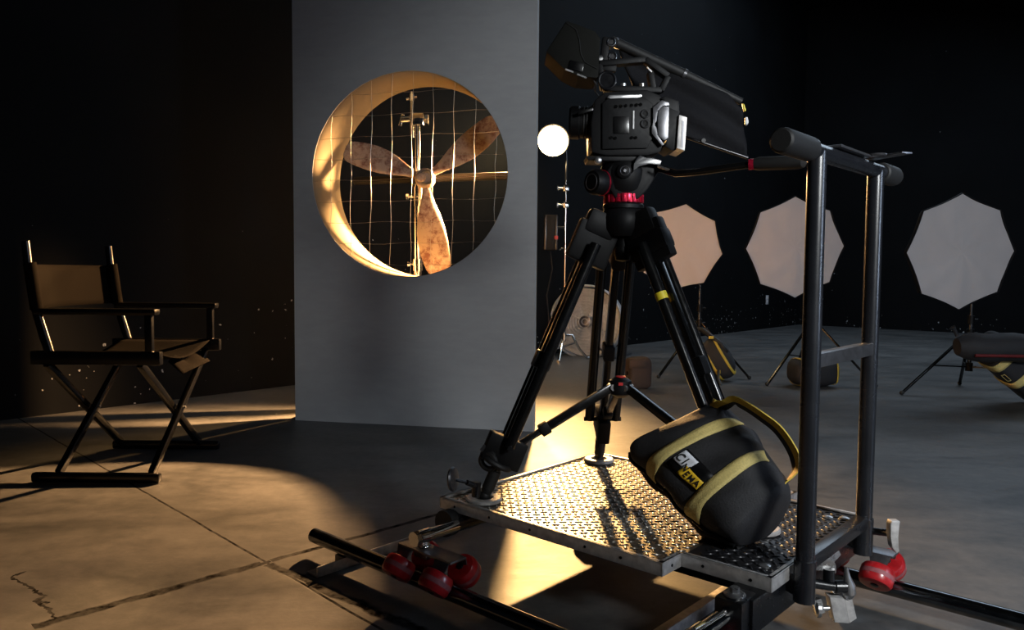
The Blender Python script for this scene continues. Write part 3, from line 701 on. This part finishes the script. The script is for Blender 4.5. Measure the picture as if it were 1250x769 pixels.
# battery plate and battery
b = B(); ys = YK - .018
b.px([(797, 131), (808, 122), (817, 125), (817, 129), (809, 128), (802, 135), (802, 148), (799, 150), (799, 154), (802, 156), (802, 165), (811, 176), (808, 178), (795.5, 163), (795.5, 154), (798, 151), (798, 146), (797, 144)], ys, .03, .0015); vp = obj('battery_plate_frame', b, 'grey_metal', cm)
b = B(); b.px([(803, 134), (809, 128.5), (817, 130), (816, 168), (811, 172), (803, 165)], ys + .004, .03, .002); obj('plate_wedge', b, 'grey_metal', vp)
b = B(); b.px([(806, 120), (812, 117), (829, 123), (830, 139), (824, 142), (813, 127)], ys + .01, .09, .004); obj('plate_top', b, 'black_matte', vp)
b = B(); b.px([(814, 130), (829, 136), (829, 181), (820, 184), (811, 178), (816, 168)], ys + .006, .11, .004); bt = obj('battery', b, 'black_matte', cm)
b = B(); b.px([(829, 140), (839, 143), (836, 184), (826, 181)], ys - .004, .11, .002); be = obj('battery_end', b, 'aluminium', bt)
b = B(); b.px([(832.5, 147), (835.5, 148), (834, 180), (831, 179)], ys - .0055, .003, .0004); obj('battery_label', b, 'label_white', be)
# top handle frame
yh = YK + .045
b = B()
for a_, c_ in [((731, 79), (787, 74)), ((787, 74), (815, 94)), ((815, 94), (806, 112)), ((731, 79), (737, 110)), ((737, 109), (807, 111)), ((793, 88), (797, 110))]:
    b.bar(at(*a_, Y=yh), at(*c_, Y=yh), .016, .034, (0, 1, 0), .004)
th_ = obj('top_handle', b, 'black_matte', cm)
obj('handle_edge', B().bar(at(790, 82, Y=yh - .020), at(795.5, 88, Y=yh - .020), .003, .004, (0, 1, 0)), 'steel', th_)
for (x, y) in [(761, 102), (784, 102)]: obj('handle_screw', B().cyl(at(x, y + 5, Y=yh), at(x, y, Y=yh), .007, seg=14), 'steel', th_)
obj('rosette', B().torus(at(741, 98, Y=yh - .028), (0, 1, 0), .022, .0035, 30, 8).cyl(at(741, 98, Y=yh - .025), at(741, 98, Y=yh), .018), 'black_metal', cm)
for i_, (x, y) in enumerate([(746, 51), (747.5, 69)]):
    b = B(); q = at(x, y, Y=yh - .01); b.cyl(q + Vector((0, .03, 0)), q, .013, seg=20).torus(q, (0, 1, 0), .010, .003, 22, 8); obj('arm_knob', b, 'black_metal', cm)
    obj('knob_edge', B().torus(q + Vector((0, -.003, 0)), (0, 1, 0), .0115, .0012, 20, 6, .3, 2.6), 'steel', cm)
b = B(); b.bar(at(736, 80, Y=yh), at(740, 46, Y=yh), .02, .02, (0, 1, 0), .003); b.bar(at(733, 82, Y=yh), at(752, 84, Y=yh + .0), .02, .02, (0, 1, 0), .003); obj('arm_block', b, 'black_matte', cm)
# short cable from the monitor
b = B(); b.tube([at(712, 94, Y=yh - .01), at(722, 95, Y=yh - .03), at(728, 103, Y=yh - .03), at(727, 112, Y=yh - .01), at(731, 118, Y=yh)], .0022, 8); obj('cable', b, 'black_rubber', cm)

# ------------------------------------------------------------------ hooded monitor
ym = YK - .02
mo = thing('camera_monitor', 'hooded black monitor tilted up in front of the camera top handle', 'monitor', at(706, 62, Y=ym + .05))
b = B(); hp = [(691.5, 26), (725, 38), (733, 49), (731, 79), (729, 95), (706, 93), (688, 84), (667.5, 63)]
b.px(hp, ym, .006, .0015); mh = obj('sun_hood_side', b, 'hood', mo)
b = B(); b.px(hp, ym + .135, .006, .0015); obj('sun_hood_side', b, 'hood', mo)
def strip(a_, c_, y0, y1, th=.003):
    A, C_ = at(*a_, Y=ym + .07), at(*c_, Y=ym + .07); return B().bar(A, C_, y1 - y0, th, (C_ - A).cross(Vector((0, 1, 0))), 0)
for a_, c_ in [((692, 27), (725, 39)), ((725, 39), (732.5, 49)), ((689, 83.5), (706, 92.5)), ((706, 92.5), (728, 94.5)), ((731, 50), (729, 94)), ((668.5, 63), (689, 83.5)), ((668.5, 63), (692, 27))]:
    A, C_ = at(*a_, Y=ym + .004), at(*c_, Y=ym + .004); d_ = Vector((0, .135, 0)); n_ = (C_ - A).cross(d_).normalized() * .003
    obj('sun_hood_panel', B().prism([A, C_, C_ + d_, A + d_], n_), 'hood', mo)
b = B(); A, C_ = at(698, 85, Y=ym), at(705, 35, Y=ym)
b.px([(696, 73), (713, 77), (711, 88), (693, 84)], ym - .004, .006, .001); obj('monitor_port', b, 'black_gloss', mo)
for a_, c_ in [((690, 84.5), (700, 88)), ((704.5, 90.5), (716, 95))]:
    obj('monitor_edge', B().bar(at(*a_, Y=ym - .003), at(*c_, Y=ym - .003), .004, .003, (0, 1, 0)), 'steel', mo)
obj('hood_seam', B().tube([at(691.5, 28, Y=ym - .001), at(703, 36, Y=ym - .001), at(707, 48, Y=ym - .001), at(709, 66, Y=ym - .001), at(714, 76, Y=ym - .001), at(729, 84, Y=ym - .001)], .0012, 6), 'black_rubber', mo)
obj('mount_arm', B().bar(at(729, 72, Y=ym + .06), at(739, 70, Y=yh), .016, .016, (0, 1, 0), .003), 'black_metal', mo)

# ------------------------------------------------------------------ black cloth flag on its rod
yg = YK + .15
fl = thing('black_flag', 'black cloth flag on a slanting rod behind the camera', 'flag', at(830, 130, Y=yg))
b = B(); b.tube([at(749, 50, Y=yh + .03), at(752, 52, Y=yg), at(828, 87, Y=yg), at(905, 124, Y=yg)], [.012, .0145, .0135, .010], 18); rd = obj('rod', b, 'black_rubber', fl)
obj('rod_joint', B().cyl(at(834, 90, Y=yg), at(837, 91.5, Y=yg), .0155), 'grey_metal', rd)
c4 = [at(754, 57, Y=yg), at(903, 122, Y=yg), at(914, 193, Y=yg), at(792, 152, Y=yg)]
def ff(i, j):
    p = c4[0].lerp(c4[1], i).lerp(c4[3].lerp(c4[2], i), j); ro = .06
    return p + Vector((0, .010 * math.sin(5 * i + 3 * j) + .006 * math.sin(11 * j - 4 * i), 0)) + (Vector((-.022 * max(0, (i - .85) / .15) ** 2 * (1 - min(1, j * 6)), 0, -.02 * max(0, (i - .9) / .1) ** 2 * (1 - min(1, j * 5)))))
b = B(); b.grid(ff, 30, 22); obj('cloth', b, 'flag', fl, solid=.006)
b = B(); b.cyl(c4[3].lerp(c4[2], .03), c4[3].lerp(c4[2], .99), .005); obj('lower_wire', b, 'black_metal', fl)
b = B(); b.px([(906.5, 126), (909, 128), (911, 135), (909, 136)], yg - .012, .012, .001); obj('yellow_tag', b, 'yellow_tape', fl)
b = B(); b.px([(910, 143), (913, 143), (914, 149), (912, 153), (910.5, 151)], yg - .012, .012, .001); obj('white_tag', b, 'label_white', fl)
b = B(); b.cyl(at(859, 171.5, Y=yg - .015), at(859, 171.5, Y=yg), .006); obj('flag_button', b, 'steel', fl)

# ------------------------------------------------------------------ equipment bag on the deck
BF, BNR, TF, TN = at(762, 552, Y=1.96), at(890, 674, Y=1.68), at(892, 494, Y=1.90), at(970, 594, Y=1.70)
BC = (BF + BNR + TF + TN) / 4; RS = (BNR - BF).length / 2
BN = (BNR - BF).cross(TF - BF).normalized(); BN = BN if BN.y < 0 else -BN
def bagp(s, phi, off=0.):
    # s in [-1,1] along the base seam; phi turns from the base (0) over the front face (90 deg) to the top of the bag
    n = 5.; sg = max(0, 1 - abs(s) ** n) ** (1 / n); g = .55 + .45 * sg
    if s > 0: g2 = 1 - .16 * s ** 3
    else: g2 = 1 - .05 * s ** 2
    e0 = BF.lerp(BNR, .5 + .5 * s); e1 = TF.lerp(TN, .5 + .5 * s); mid = (e0 + e1) / 2; T = (e1 - e0); hl = T.length / 2; T.normalize()
    ct, st_ = math.cos(phi), math.sin(phi); e = .70
    ct = math.copysign(abs(ct) ** e, ct); st_ = math.copysign(abs(st_) ** e, st_)
    wr = .004 * math.sin(6 * s + 3 * phi) + .0025 * math.sin(13 * s - 5 * phi)
    bul = (.072 + .016 * math.cos(s * 1.4)) if st_ > 0 else .10
    p = mid - BN * .012 + T * (-ct * (hl * (.8 + .2 * sg) * g2 + off + wr)) + BN * (st_ * (bul * g + off + wr))
    p.z = max(p.z, ZP + .004); return p
bag = thing('equipment_bag', 'black cinema equipment bag with yellow straps slumped on the dolly deck', 'bag', (BC.x, BC.y, ZP))
b = B(); b.grid(lambda i, j: bagp(-1 + 2 * i, 2 * PI * j), 60, 64, cv=True)
b.bm.verts.ensure_lookup_table()
for st in (0, 59): b.bm.faces.new([b.bm.verts[st * 64 + q] for q in range(64)])
obj('bag_body', b, 'bag_cloth', bag, smooth=60)
def ribbon(fn, n, wv, th, name, m, parent, **k):
    b = B(); R_ = []
    for i in range(n):
        p, wdir, nrm = fn(i / (n - 1)); R_.append([b.bm.verts.new(p + wdir * wv * .5 * sx + nrm * th * .5 * sy) for sx, sy in ((-1, -1), (1, -1), (1, 1), (-1, 1))])
    for i in range(n - 1):
        for q in range(4): b.bm.faces.new((R_[i][q], R_[i][(q + 1) % 4], R_[i + 1][(q + 1) % 4], R_[i + 1][q]))
    b.bm.faces.new(R_[0][::-1]); b.bm.faces.new(R_[-1]); return obj(name, b, m, parent, smooth=60, **k)
for s0 in (-.42, .40):
    b = B(); b.grid(lambda i, j: bagp(s0 + (i - .5) * .20, -.1 + j * 2.75, .0035), 4, 50); obj('yellow_strap', b, 'pale_web', bag, solid=.003, smooth=60)
# dark piping along the base edge
b = B(); b.tube([bagp(-.97 + 1.94 * k / 40, -.28, .004) for k in range(41)], .011, 10); obj('base_piping', b, 'black_rubber', bag, smooth=60)
b = B(); b.tube([bagp(-.97 + 1.94 * k / 40, .02, .003) for k in range(41)], .006, 8); obj('zip', b, 'black_matte', bag, smooth=60)
# patch with lettering, laid on the cloth
def patch_pt(x, y, off): return bagp(.0 + x / RS * 1.05, 1.30 + y / .125, off)
def patch_rect(x0, x1, y0, y1, off, name, m, parent):
    b = B(); b.grid(lambda i, j: patch_pt(x0 + (x1 - x0) * i, y0 + (y1 - y0) * j, off), 6, 6); return obj(name, b, m, parent, solid=.0015, smooth=60)
pt_ = patch_rect(-.050, .054, -.030, .026, .004, 'patch_backing', 'black_matte', bag)
patch_rect(-.047, -.003, -.008, .023, .006, 'white_patch', 'white_patch', pt_)
patch_rect(-.020, .050, -.027, -.000, .0062, 'yellow_patch', 'yellow_patch', pt_) if False else patch_rect(-.012, .051, -.027, .002, .0062, 'yellow_patch', 'yellow_patch', pt_)
def lettering(txt, size, fn, name, m, parent, off=.0):
    cu = bpy.data.curves.new('tmp', 'FONT'); cu.body = txt; cu.size = size; cu.align_x = 'CENTER'; cu.offset = off; cu.resolution_u = 3
    o = bpy.data.objects.new('tmp', cu); COL.objects.link(o); dg = bpy.context.evaluated_depsgraph_get(); dg.update()
    me = bpy.data.meshes.new_from_object(o.evaluated_get(dg)); bpy.data.objects.remove(o); bpy.data.curves.remove(cu)
    b = B(); b.bm.from_mesh(me); bpy.data.meshes.remove(me)
    for v in b.bm.verts: v.co = fn(v.co.x, v.co.y)
    return obj(name, b, m, parent)
for ch_, cx_, by_, wx_ in [('C', -.0375, -.0010, 1.), ('I', -.0225, -.0010, 1.), ('N', -.0085, -.0110, 1.), ('E', .0085, -.0200, .95), ('M', .0250, -.0200, .88), ('A', .0415, -.0200, .95)]:
    lettering(ch_, .0235, lambda x, y: patch_pt(cx_ + x * wx_, by_ + y * 1.05, .0085), 'letter', 'dark_text', pt_, .0005)
# carrying handle: long webbing loop, black outside and yellow inside
hpx = [(876, 497, 1.86), (886, 492, 1.83), (897, 489, 1.81), (912, 496, 1.79), (930, 508, 1.77), (948, 522, 1.75), (962, 540, 1.73), (971, 558, 1.72), (972, 572, 1.72), (965, 584, 1.72), (955, 594, 1.72), (948, 602, 1.73)]
hp_ = [at(x, y, Y=Y_) for x, y, Y_ in hpx]
def spline(pts, t):
    n = len(pts) - 1; x = t * n; i = min(int(x), n - 1); f_ = x - i
    p0, p1, p2, p3 = pts[max(i - 1, 0)], pts[i], pts[i + 1], pts[min(i + 2, n)]
    return .5 * ((2 * p1) + (p2 - p0) * f_ + (2 * p0 - 5 * p1 + 4 * p2 - p3) * f_ ** 2 + (3 * p1 - p0 - 3 * p2 + p3) * f_ ** 3)
def hfn(off, tw=0):
    def g_(t):
        p = spline(hp_, t); q = spline(hp_, min(1, t + .01)) - spline(hp_, max(0, t - .01)); q.normalize()
        a = -.1 + 1.0 * t; side = Vector((math.sin(a) * .35, -.80, .55)); wd_ = (side - q * side.dot(q)).normalized(); nn = q.cross(wd_)
        return p + nn * off + wd_ * tw, wd_, nn
    return g_
ribbon(hfn(0, -.006), 60, .028, .003, 'carry_handle', 'bag_cloth', bag)
ribbon(hfn(.004, .012), 60, .020, .003, 'handle_webbing', 'yellow_web', bag)
b = B(); b.box(at(874, 491, Y=1.85), (.016, .016, .010), Matrix.Rotation(.6, 3, 'Y'), .002); obj('strap_stub', b, 'yellow_web', bag)
# crumpled flap on the top end
b = B(); tc_ = at(874, 508, Y=1.87)
b.grid(lambda i, j: tc_ + Vector((.028 * math.cos(2 * PI * j) * math.sin(PI * i) * (1 + .3 * math.sin(6 * PI * j)), .045 * math.sin(2 * PI * j) * math.sin(PI * i), .020 * math.cos(PI * i) * (1 + .25 * math.sin(8 * PI * j)))), 12, 28, cv=True)
obj('crumpled_flap', b, 'bag_cloth', bag, smooth=60)

# ------------------------------------------------------------------ lamp on boom and chrome light stand behind
YL = 7.4
lb = at(689, 437, z=.0); lb = Vector((at(690, 300, Y=YL).x, YL, 0))
cs = pole_stand('light_stand', 'chrome light stand at the far end, holding the glowing lamp on a boom', tuple(lb), 1.62, .019, .25, spread=.24)
zt = at(690, 222, Y=YL).z
b = B(); b.cyl(lb + Vector((0, 0, 1.5)), lb + Vector((0, 0, zt + .02)), .012); obj('top_pole', b, 'chrome', cs)
for zz in (zt - .06, zt - .22): obj('knuckle', B().box(lb + Vector((0, 0, zz)), (.05, .06, .06), None, .006).cyl(lb + Vector((-.02, 0, zz)), lb + Vector((-.07, 0, zz)), .012).cyl(lb + Vector((-.07, 0, zz)), lb + Vector((-.085, 0, zz)), .03, seg=7), 'chrome', cs)
def lamp_head(t, c, ax, k=1.):
    obj('lamp_holder', B().lathe([(r_ * k, h_ * k) for r_, h_ in [(.0, -.19), (.05, -.18), (.055, -.10), (.03, -.08)]], c, ax, 24), 'black_matte', t)
    obj('reflector_bowl', B().lathe([(r_ * k, h_ * k) for r_, h_ in [(.146, -.01), (.142, -.05), (.120, -.10), (.07, -.145), (.03, -.150), (.03, -.156), (.075, -.152), (.126, -.105), (.149, -.052), (.152, -.01)]], c, ax, 40, closed=True), 'black_metal', t)
    obj('lamp_globe', B().sphere(c, .138 * k, 32), 'amber_bulb', t)
lm = thing('studio_lamp', 'round warm lamp glowing bright beside the right edge of the grey panel', 'lamp', LAMP)
lamp_head(lm, LAMP, LA)
obj('lamp_arm', B().tube([LAMP - LA * .17, Vector((lb.x, YL + .06, LAMP.z - .06)), Vector((lb.x, YL, LAMP.z - .16)), Vector((lb.x, YL, zt))], .010, 12), 'black_metal', lm)
l2 = thing('studio_lamp', 'second round lamp standing hidden behind the grey panel, lighting the cream drum', 'lamp', (LAMP2.x, LAMP2.y, 0))
lamp_head(l2, LAMP2, LA2, .42)
obj('lamp_pole', B().cyl(LAMP2 - LA2 * .17 + Vector((0, 0, -.02)), Vector((LAMP2.x + .14, LAMP2.y + .2, 1.5))).cyl(Vector((LAMP2.x + .14, LAMP2.y + .2, 1.52)), Vector((LAMP2.x + .14, LAMP2.y + .2, .0)), .012) if False else B().tube([LAMP2 - LA2 * .075, Vector((LAMP2.x + .045, LAMP2.y + .08, 1.60)), Vector((LAMP2.x + .03, LAMP2.y + .10, .0))], .010, 12), 'black_metal', l2)
obj('lamp_base', B().lathe([(.16, 0), (.16, .012), (.02, .03)], (LAMP2.x - .06, LAMP2.y + .10, 0), seg=32), 'black_metal', l2)
# control box hung on the stand
bx = at(672, 284, Y=YL - .02)
cb = thing('control_box', 'black control box with red light hung on the chrome light stand', 'control box', bx)
obj('box_body', B().box(bx, (.13, .09, .34), None, .012), 'black_matte', cb)
obj('box_frame', B().box(bx + Vector((-.05, -.05, 0)), (.02, .02, .33), None, .004).box(bx + Vector((.055, -.05, 0)), (.02, .02, .33), None, .004), 'black_metal', cb)
obj('red_light', B().box(at(679, 290, Y=YL - .08), (.035, .01, .035), None, .004), 'red_dot', cb)
obj('box_hook', B().cyl(bx + Vector((.05, 0, .05)), Vector((lb.x, YL, bx.z + .05)), .012), 'black_metal', cb)
obj('box_cable', B().tube([bx + Vector((0, 0, -.17)), bx + Vector((.02, -.02, -.35)), bx + Vector((-.03, .0, -.6)), bx + Vector((.0, .02, -.9)), Vector((bx.x, bx.y, .02)), Vector((bx.x - .1, bx.y + .1, .008))], .006, 8), 'black_rubber', cb)
# drum fan
fc = at(714, 395, Y=7.75)
fn_ = thing('drum_fan', 'pale grey drum fan with wire cage standing behind the tripod', 'fan', (fc.x, fc.y, 0))
fa = Vector((-.35, -1, .12)).normalized(); fr = .37
b = B(); b.lathe([(fr, .0), (fr + .012, .01), (fr + .012, .14), (fr, .15), (fr - .01, .14), (fr - .01, .01)], fc - fa * .15 + Vector((0, 0, .02)), fa, 48, closed=True); obj('fan_drum', b, 'fan_grey', fn_)
b = B()
for k in range(1, 13): b.torus(fc + Vector((0, 0, .02)) + fa * .012 * (1 - (k / 12) ** 2), fa, fr * k / 12, .0035, 40, 5)
obj('fan_cage', b, 'fan_grey', fn_)
b = B(); b.lathe([(.0, -.10), (fr - .02, -.10), (fr - .02, -.095), (.0, -.095)], fc + Vector((0, 0, .02)), fa, 40); obj('fan_back', b, 'fan_grey', fn_)
ux = fa.cross(Vector((0, 0, 1))).normalized(); uy = ux.cross(fa)
for k in range(4):
    a = 2 * PI * k / 4 + .4; d1 = ux * math.cos(a) + uy * math.sin(a); d2 = ux * math.cos(a + .8) + uy * math.sin(a + .8); c0 = fc + Vector((0, 0, .02)) - fa * .05
    obj('fan_blade', B().prism([c0 + d1 * .05, c0 + d1 * .30, c0 + d2 * .30 - fa * .03, c0 + d2 * .05 - fa * .02], fa * .004), 'fan_grey', fn_)
obj('fan_motor', B().lathe([(.06, -.09), (.06, .0), (.03, .01)], fc + Vector((0, 0, .02)), fa, 24), 'grey_metal', fn_)
for sx in (-1, 1):
    q = fc + ux * sx * (fr + .02) - fa * .07
    obj('fan_leg', B().tube([q, Vector((q.x, q.y, .1)), Vector((q.x - .15, q.y - .25, .013)), Vector((q.x + .1, q.y + .2, .013))], .012, 10), 'grey_metal', fn_)
    obj('fan_leg', B().cyl(Vector((q.x - .15, q.y - .25, .013)), fc + ux * sx * .1 - Vector((0, 0, .2)) - fa * .0 + fa * .03, .011), 'grey_metal', fn_)

# ------------------------------------------------------------------ softboxes and their stands
def softbox(px, py, Y, rpx, rot, yaw, label, depth=.26):
    c = at(px, py, Y=Y); R = rpx * Y / F
    t = thing('octagonal_softbox', label, 'softbox', c, 0, 'octagonal softboxes')
    n_ = Vector((math.sin(yaw), -math.cos(yaw), -.02)).normalized(); x_ = Vector((math.cos(yaw), math.sin(yaw), 0)); z_ = x_.cross(-n_) if False else n_.cross(x_) * -1
    if z_.z < 0: z_ = -z_
    vs = []
    def v_(k, r=1.): a = rot + 2 * PI * k / 8; return (x_ * math.cos(a) + z_ * math.sin(a)) * R * r
    def edge(th_):   # polygon radius with edges curving in slightly between the ribs
        a = ((th_ - rot) % (PI / 4)) / (PI / 4); base_ = math.cos(PI / 8) / math.cos((a - .5) * PI / 4); return base_ * (1 - .022 * math.sin(PI * a))
    b = B(); NS = 64
    def front(i, j):
        th_ = rot + 2 * PI * j; r_ = edge(th_) * R * i
        a = ((th_ - rot) % (PI / 4)) / (PI / 4); fold = -.005 * i * (math.cos(2 * PI * a) * .5 + .5) ** 3
        return c + (x_ * math.cos(th_) + z_ * math.sin(th_)) * r_ + n_ * (.012 * (1 - i * i) - fold * .6 + .004 * math.sin(9 * th_ + 5 * i) * i)
    b.grid(lambda i, j: front(max(i, .002), j), 14, NS, cv=True); obj('front_diffuser', b, 'diffuser', t, smooth=60)
    b = B()
    b.grid(lambda i, j: c + (x_ * math.cos(rot + 2 * PI * j) + z_ * math.sin(rot + 2 * PI * j)) * (edge(rot + 2 * PI * j) * R * (1.012 if i < .15 else (1.0 - .82 * ((i - .1) / .9) ** 1.6))) - n_ * (-.012 + depth * i), 12, NS, cv=True)
    sh = obj('shell', b, 'flag', t, solid=.004, smooth=50)
    back = c - n_ * depth
    b = B(); b.lathe([(.09, 0), (.10, .005), (.10, .03), (.06, .04), (.055, .16), (.045, .18)], back, -n_, 28); obj('lamp_head', b, 'black_matte', t)
    return t, c, back, n_
def tri_stand(label, x, y, top, yaw, coll, foot, legh):
    t = thing('softbox_stand', label, 'light stand', (x, y, 0), 0, 'black softbox stands')
    b = B(); b.cyl((x, y, .18), (x, y, top * .6), .014).cyl((x, y, top * .6), (x, y, top), .011); obj('pole', b, 'post_metal', t)
    for zz in (coll, .20, top * .6): obj('collar', B().cyl((x, y, zz - .03), (x, y, zz + .03), .024).cyl((x, y, zz), (x + .05, y, zz), .008), 'black_matte', t)
    for k in range(3):
        a = yaw + k * 2 * PI / 3; d = Vector((math.cos(a), math.sin(a), 0)); p = Vector((x, y, 0))
        lg = obj('leg', B().bar(p + d * .02 + Vector((0, 0, coll)), p + d * foot + Vector((0, 0, .014)), .022, .014, (0, 0, 1), .003), 'black_gloss', t)
        obj('foot', B().sphere(p + d * foot + Vector((0, 0, .017)), .016, 10), 'black_rubber', lg)
        mid = (p + d * .02 + Vector((0, 0, coll))).lerp(p + d * foot, .52)
        obj('brace', B().bar(p + d * .02 + Vector((0, 0, .20)), mid, .014, .008), 'black_gloss', t)
    return t
def hang(st, x, y, top, back):
    obj('tilt_bracket', B().cyl((x, y, top - .02), (x, y, top + .04), .017).bar((x, y, top + .02), back + Vector((0, .0, 0)), .03, .03, (0, 0, 1), .004), 'black_matte', st)
SB = [(828.5, 302, 6.0, 52.5, math.radians(-9), -.42, 'leftmost octagonal softbox, warm beige, partly behind the tripod leg', 853, 6.32, -.55, .44, .42, .30),
      (970.5, 302, 5.65, 61, math.radians(2), .06, 'middle octagonal softbox, behind the near post of the dolly push bar', 992, 5.95, -.60, .48, .46, .35),
      (1172.5, 307.5, 5.15, 70, math.radians(1.5), .10, 'rightmost octagonal softbox, the greyest of the three', 1184, 5.42, -.60 - .35, .44, .50, .40)]
SL = ['black softbox stand at the left, a strapped bag leaning on its foot', 'black softbox stand in the middle, seen through the push bar frame', 'black softbox stand at the far right beside the red-lined tube bag']
stands = []
for (px, py, Y_, rp, rot, yaw, lab, spx, sY, syaw, coll, foot, lh), sl_ in zip(SB, SL):
    t, c, back, n_ = softbox(px, py, Y_, rp, rot, yaw, lab)
    x = at(spx, 420, Y=sY).x; top = back.z - .12
    st = tri_stand(sl_, x, sY, top, syaw, coll, foot, lh); stands.append((x, sY))
    hang(st, x, sY, top, back - n_ * .06)

# ------------------------------------------------------------------ bags on the floor
def soft_bag(name, label, c, size, rotz, m, tilt=0., power=.6):
    t = thing(name, label, 'bag', (c[0], c[1], 0)); Rm = Matrix.Rotation(rotz, 3, 'Z') @ Matrix.Rotation(tilt, 3, 'Y')
    def P(i, j, off=0):
        th_ = PI * i; ph_ = 2 * PI * j; f_ = lambda v: math.copysign(abs(v) ** power, v)
        q = Vector((f_(math.cos(th_)) * (size[0] / 2 + off), f_(math.sin(th_)) * f_(math.cos(ph_)) * (size[1] / 2 + off), f_(math.sin(th_)) * f_(math.sin(ph_)) * (size[2] / 2 + off)))
        q.z += .02 * math.sin(7 * i * PI + 3 * ph_) * math.sin(th_) * size[2]
        return Vector(c) + Rm @ q
    b = B(); b.grid(lambda i, j: P(max(.001, min(.999, i)), j), 30, 36, cv=True); obj('bag_body', b, m, t, smooth=60)
    return t, P
t, P = soft_bag('strapped_bag', 'small black bag with yellow straps leaning on the leftmost softbox stand', tuple(at(876, 438, Y=6.05)), (.22, .20, .34), -.35, 'bag_cloth', -.55, .75)
for i0 in (.36, .60):
    b = B(); b.grid(lambda i, j: P(i0 + (i - .5) * .06, .02 + .98 * j, .006), 3, 40); obj('yellow_strap', b, 'yellow_web', t, solid=.004)
q = at(868, 410, Y=6.05)
obj('shoulder_strap', B().tube([at(846, 402, Y=6.2), at(858, 403, Y=6.1), at(868, 411, Y=6.02), at(880, 420, Y=5.98), at(886, 428, Y=5.98), at(884, 436, Y=5.98)], [.02, .022, .02, .022, .024, .012], 10), 'black_rubber', t)
obj('buckle', B().box(at(868, 412, Y=6.0), (.04, .02, .022), None, .004).box(at(877, 454, Y=5.95), (.03, .02, .03), None, .004), 'yellow_web', t)
obj('dangling_strap', B().tube([at(877, 452, Y=5.93), at(877, 462, Y=5.86), at(880, 471, Y=5.78)], .010, 8), 'black_rubber', t)
t, P = soft_bag('weight_bag', 'black weight bag with yellow trim under the middle softbox stand', (at(992, 465, Y=5.75).x, 5.75, .115), (.36, .26, .21), .15, 'bag_cloth', 0)
for i0 in (.30, .68):
    b = B(); b.grid(lambda i, j: P(i0 + (i - .5) * .04, .02 + .98 * j, .005), 3, 40); obj('yellow_trim', b, 'yellow_web', t, solid=.003)
t, P = soft_bag('floor_bag', 'small dark brown bag standing on the floor behind the tripod legs', (at(779, 460, Y=5.6).x, 5.6, .115), (.17, .15, .23), .2, 'bag_brown', 0, .35)
obj('bag_flap', B().box((at(776, 447, Y=5.6).x, 5.52, .19), (.12, .02, .06), None, .008), 'bag_brown', t)
# long tube bag lying across, and big duffel, at the far right
a0, a1 = at(1168, 425, Y=4.86), at(1330, 423, Y=4.80); a0.z = a1.z = at(1170, 424, Y=4.83).z
t = thing('tube_bag', 'long black tube bag with red lining lying over the duffel at the far right', 'bag', (a0 + a1) / 2)
b = B(); b.tube([a0 + (a1 - a0) * k / 12 + Vector((0, 0, .006 * math.sin(k * 1.7))) for k in range(13)], [.055, .088] + [.092] * 9 + [.088, .055], 28); obj('tube_body', b, 'bag_cloth', t, smooth=60)
b = B(); b.tube([a0.lerp(a1, .08) + Vector((0, -.085, -.045)), a0.lerp(a1, .95) + Vector((0, -.085, -.045))], .010, 8); obj('red_lining', b, 'red_trim', t)
b = B(); b.tube([a0 + Vector((.0, 0, .07)), a0 + Vector((-.02, 0, .11)), a0 + Vector((-.035, 0, .125))], [.012, .012, .02], 10); obj('end_tab', b, 'bag_cloth', t)
dc = at(1243, 467, Y=4.95)
t = thing('duffel_bag', 'large black duffel with two pale yellow straps on the floor at the far right', 'bag', (dc.x, dc.y, 0))
Rm = Matrix.Rotation(.70, 3, 'Y') @ Matrix.Rotation(.15, 3, 'X')
def dp(i, j, off=0):
    th_ = PI * i; ph_ = 2 * PI * j; f_ = lambda v: math.copysign(abs(v) ** .45, v)
    q_ = Rm @ Vector((f_(math.cos(th_)) * (-.30 - off), f_(math.sin(th_)) * f_(math.cos(ph_)) * (.13 + off), f_(math.sin(th_)) * f_(math.sin(ph_)) * (.115 + off)))
    v = Vector((dc.x + .03, dc.y + .06, .235)) + q_; v.z = max(v.z, .006 + off * .2); return v
b = B(); b.grid(lambda i, j: dp(max(.001, min(.999, i)), j), 34, 44, cv=True); obj('duffel_body', b, 'bag_cloth', t, smooth=60)
def dpx(x, j, off): c_ = math.copysign(abs(x) ** (1 / .45), x); return dp(math.acos(c_) / PI, j, off)
for x0_ in (.52, -.02):
    b = B(); b.grid(lambda i, j: dpx(x0_ + (i - .5) * .17, .45 + .45 * j, .006), 4, 30); obj('pale_strap', b, 'pale_web', t, solid=.004, smooth=60)
def dlab(i, j): return dpx(.34 - .20 * i, .60 + .06 * j, .008)
b = B()
for (x0, x1, y0, y1) in [(0, 1, 0, .08), (0, 1, .92, 1), (0, .08, 0, 1), (.92, 1, 0, 1)]: b.grid(lambda i, j: dlab(x0 + (x1 - x0) * i, y0 + (y1 - y0) * j), 4, 4)
obj('patch_outline', b, 'pale_web', t, solid=.002)
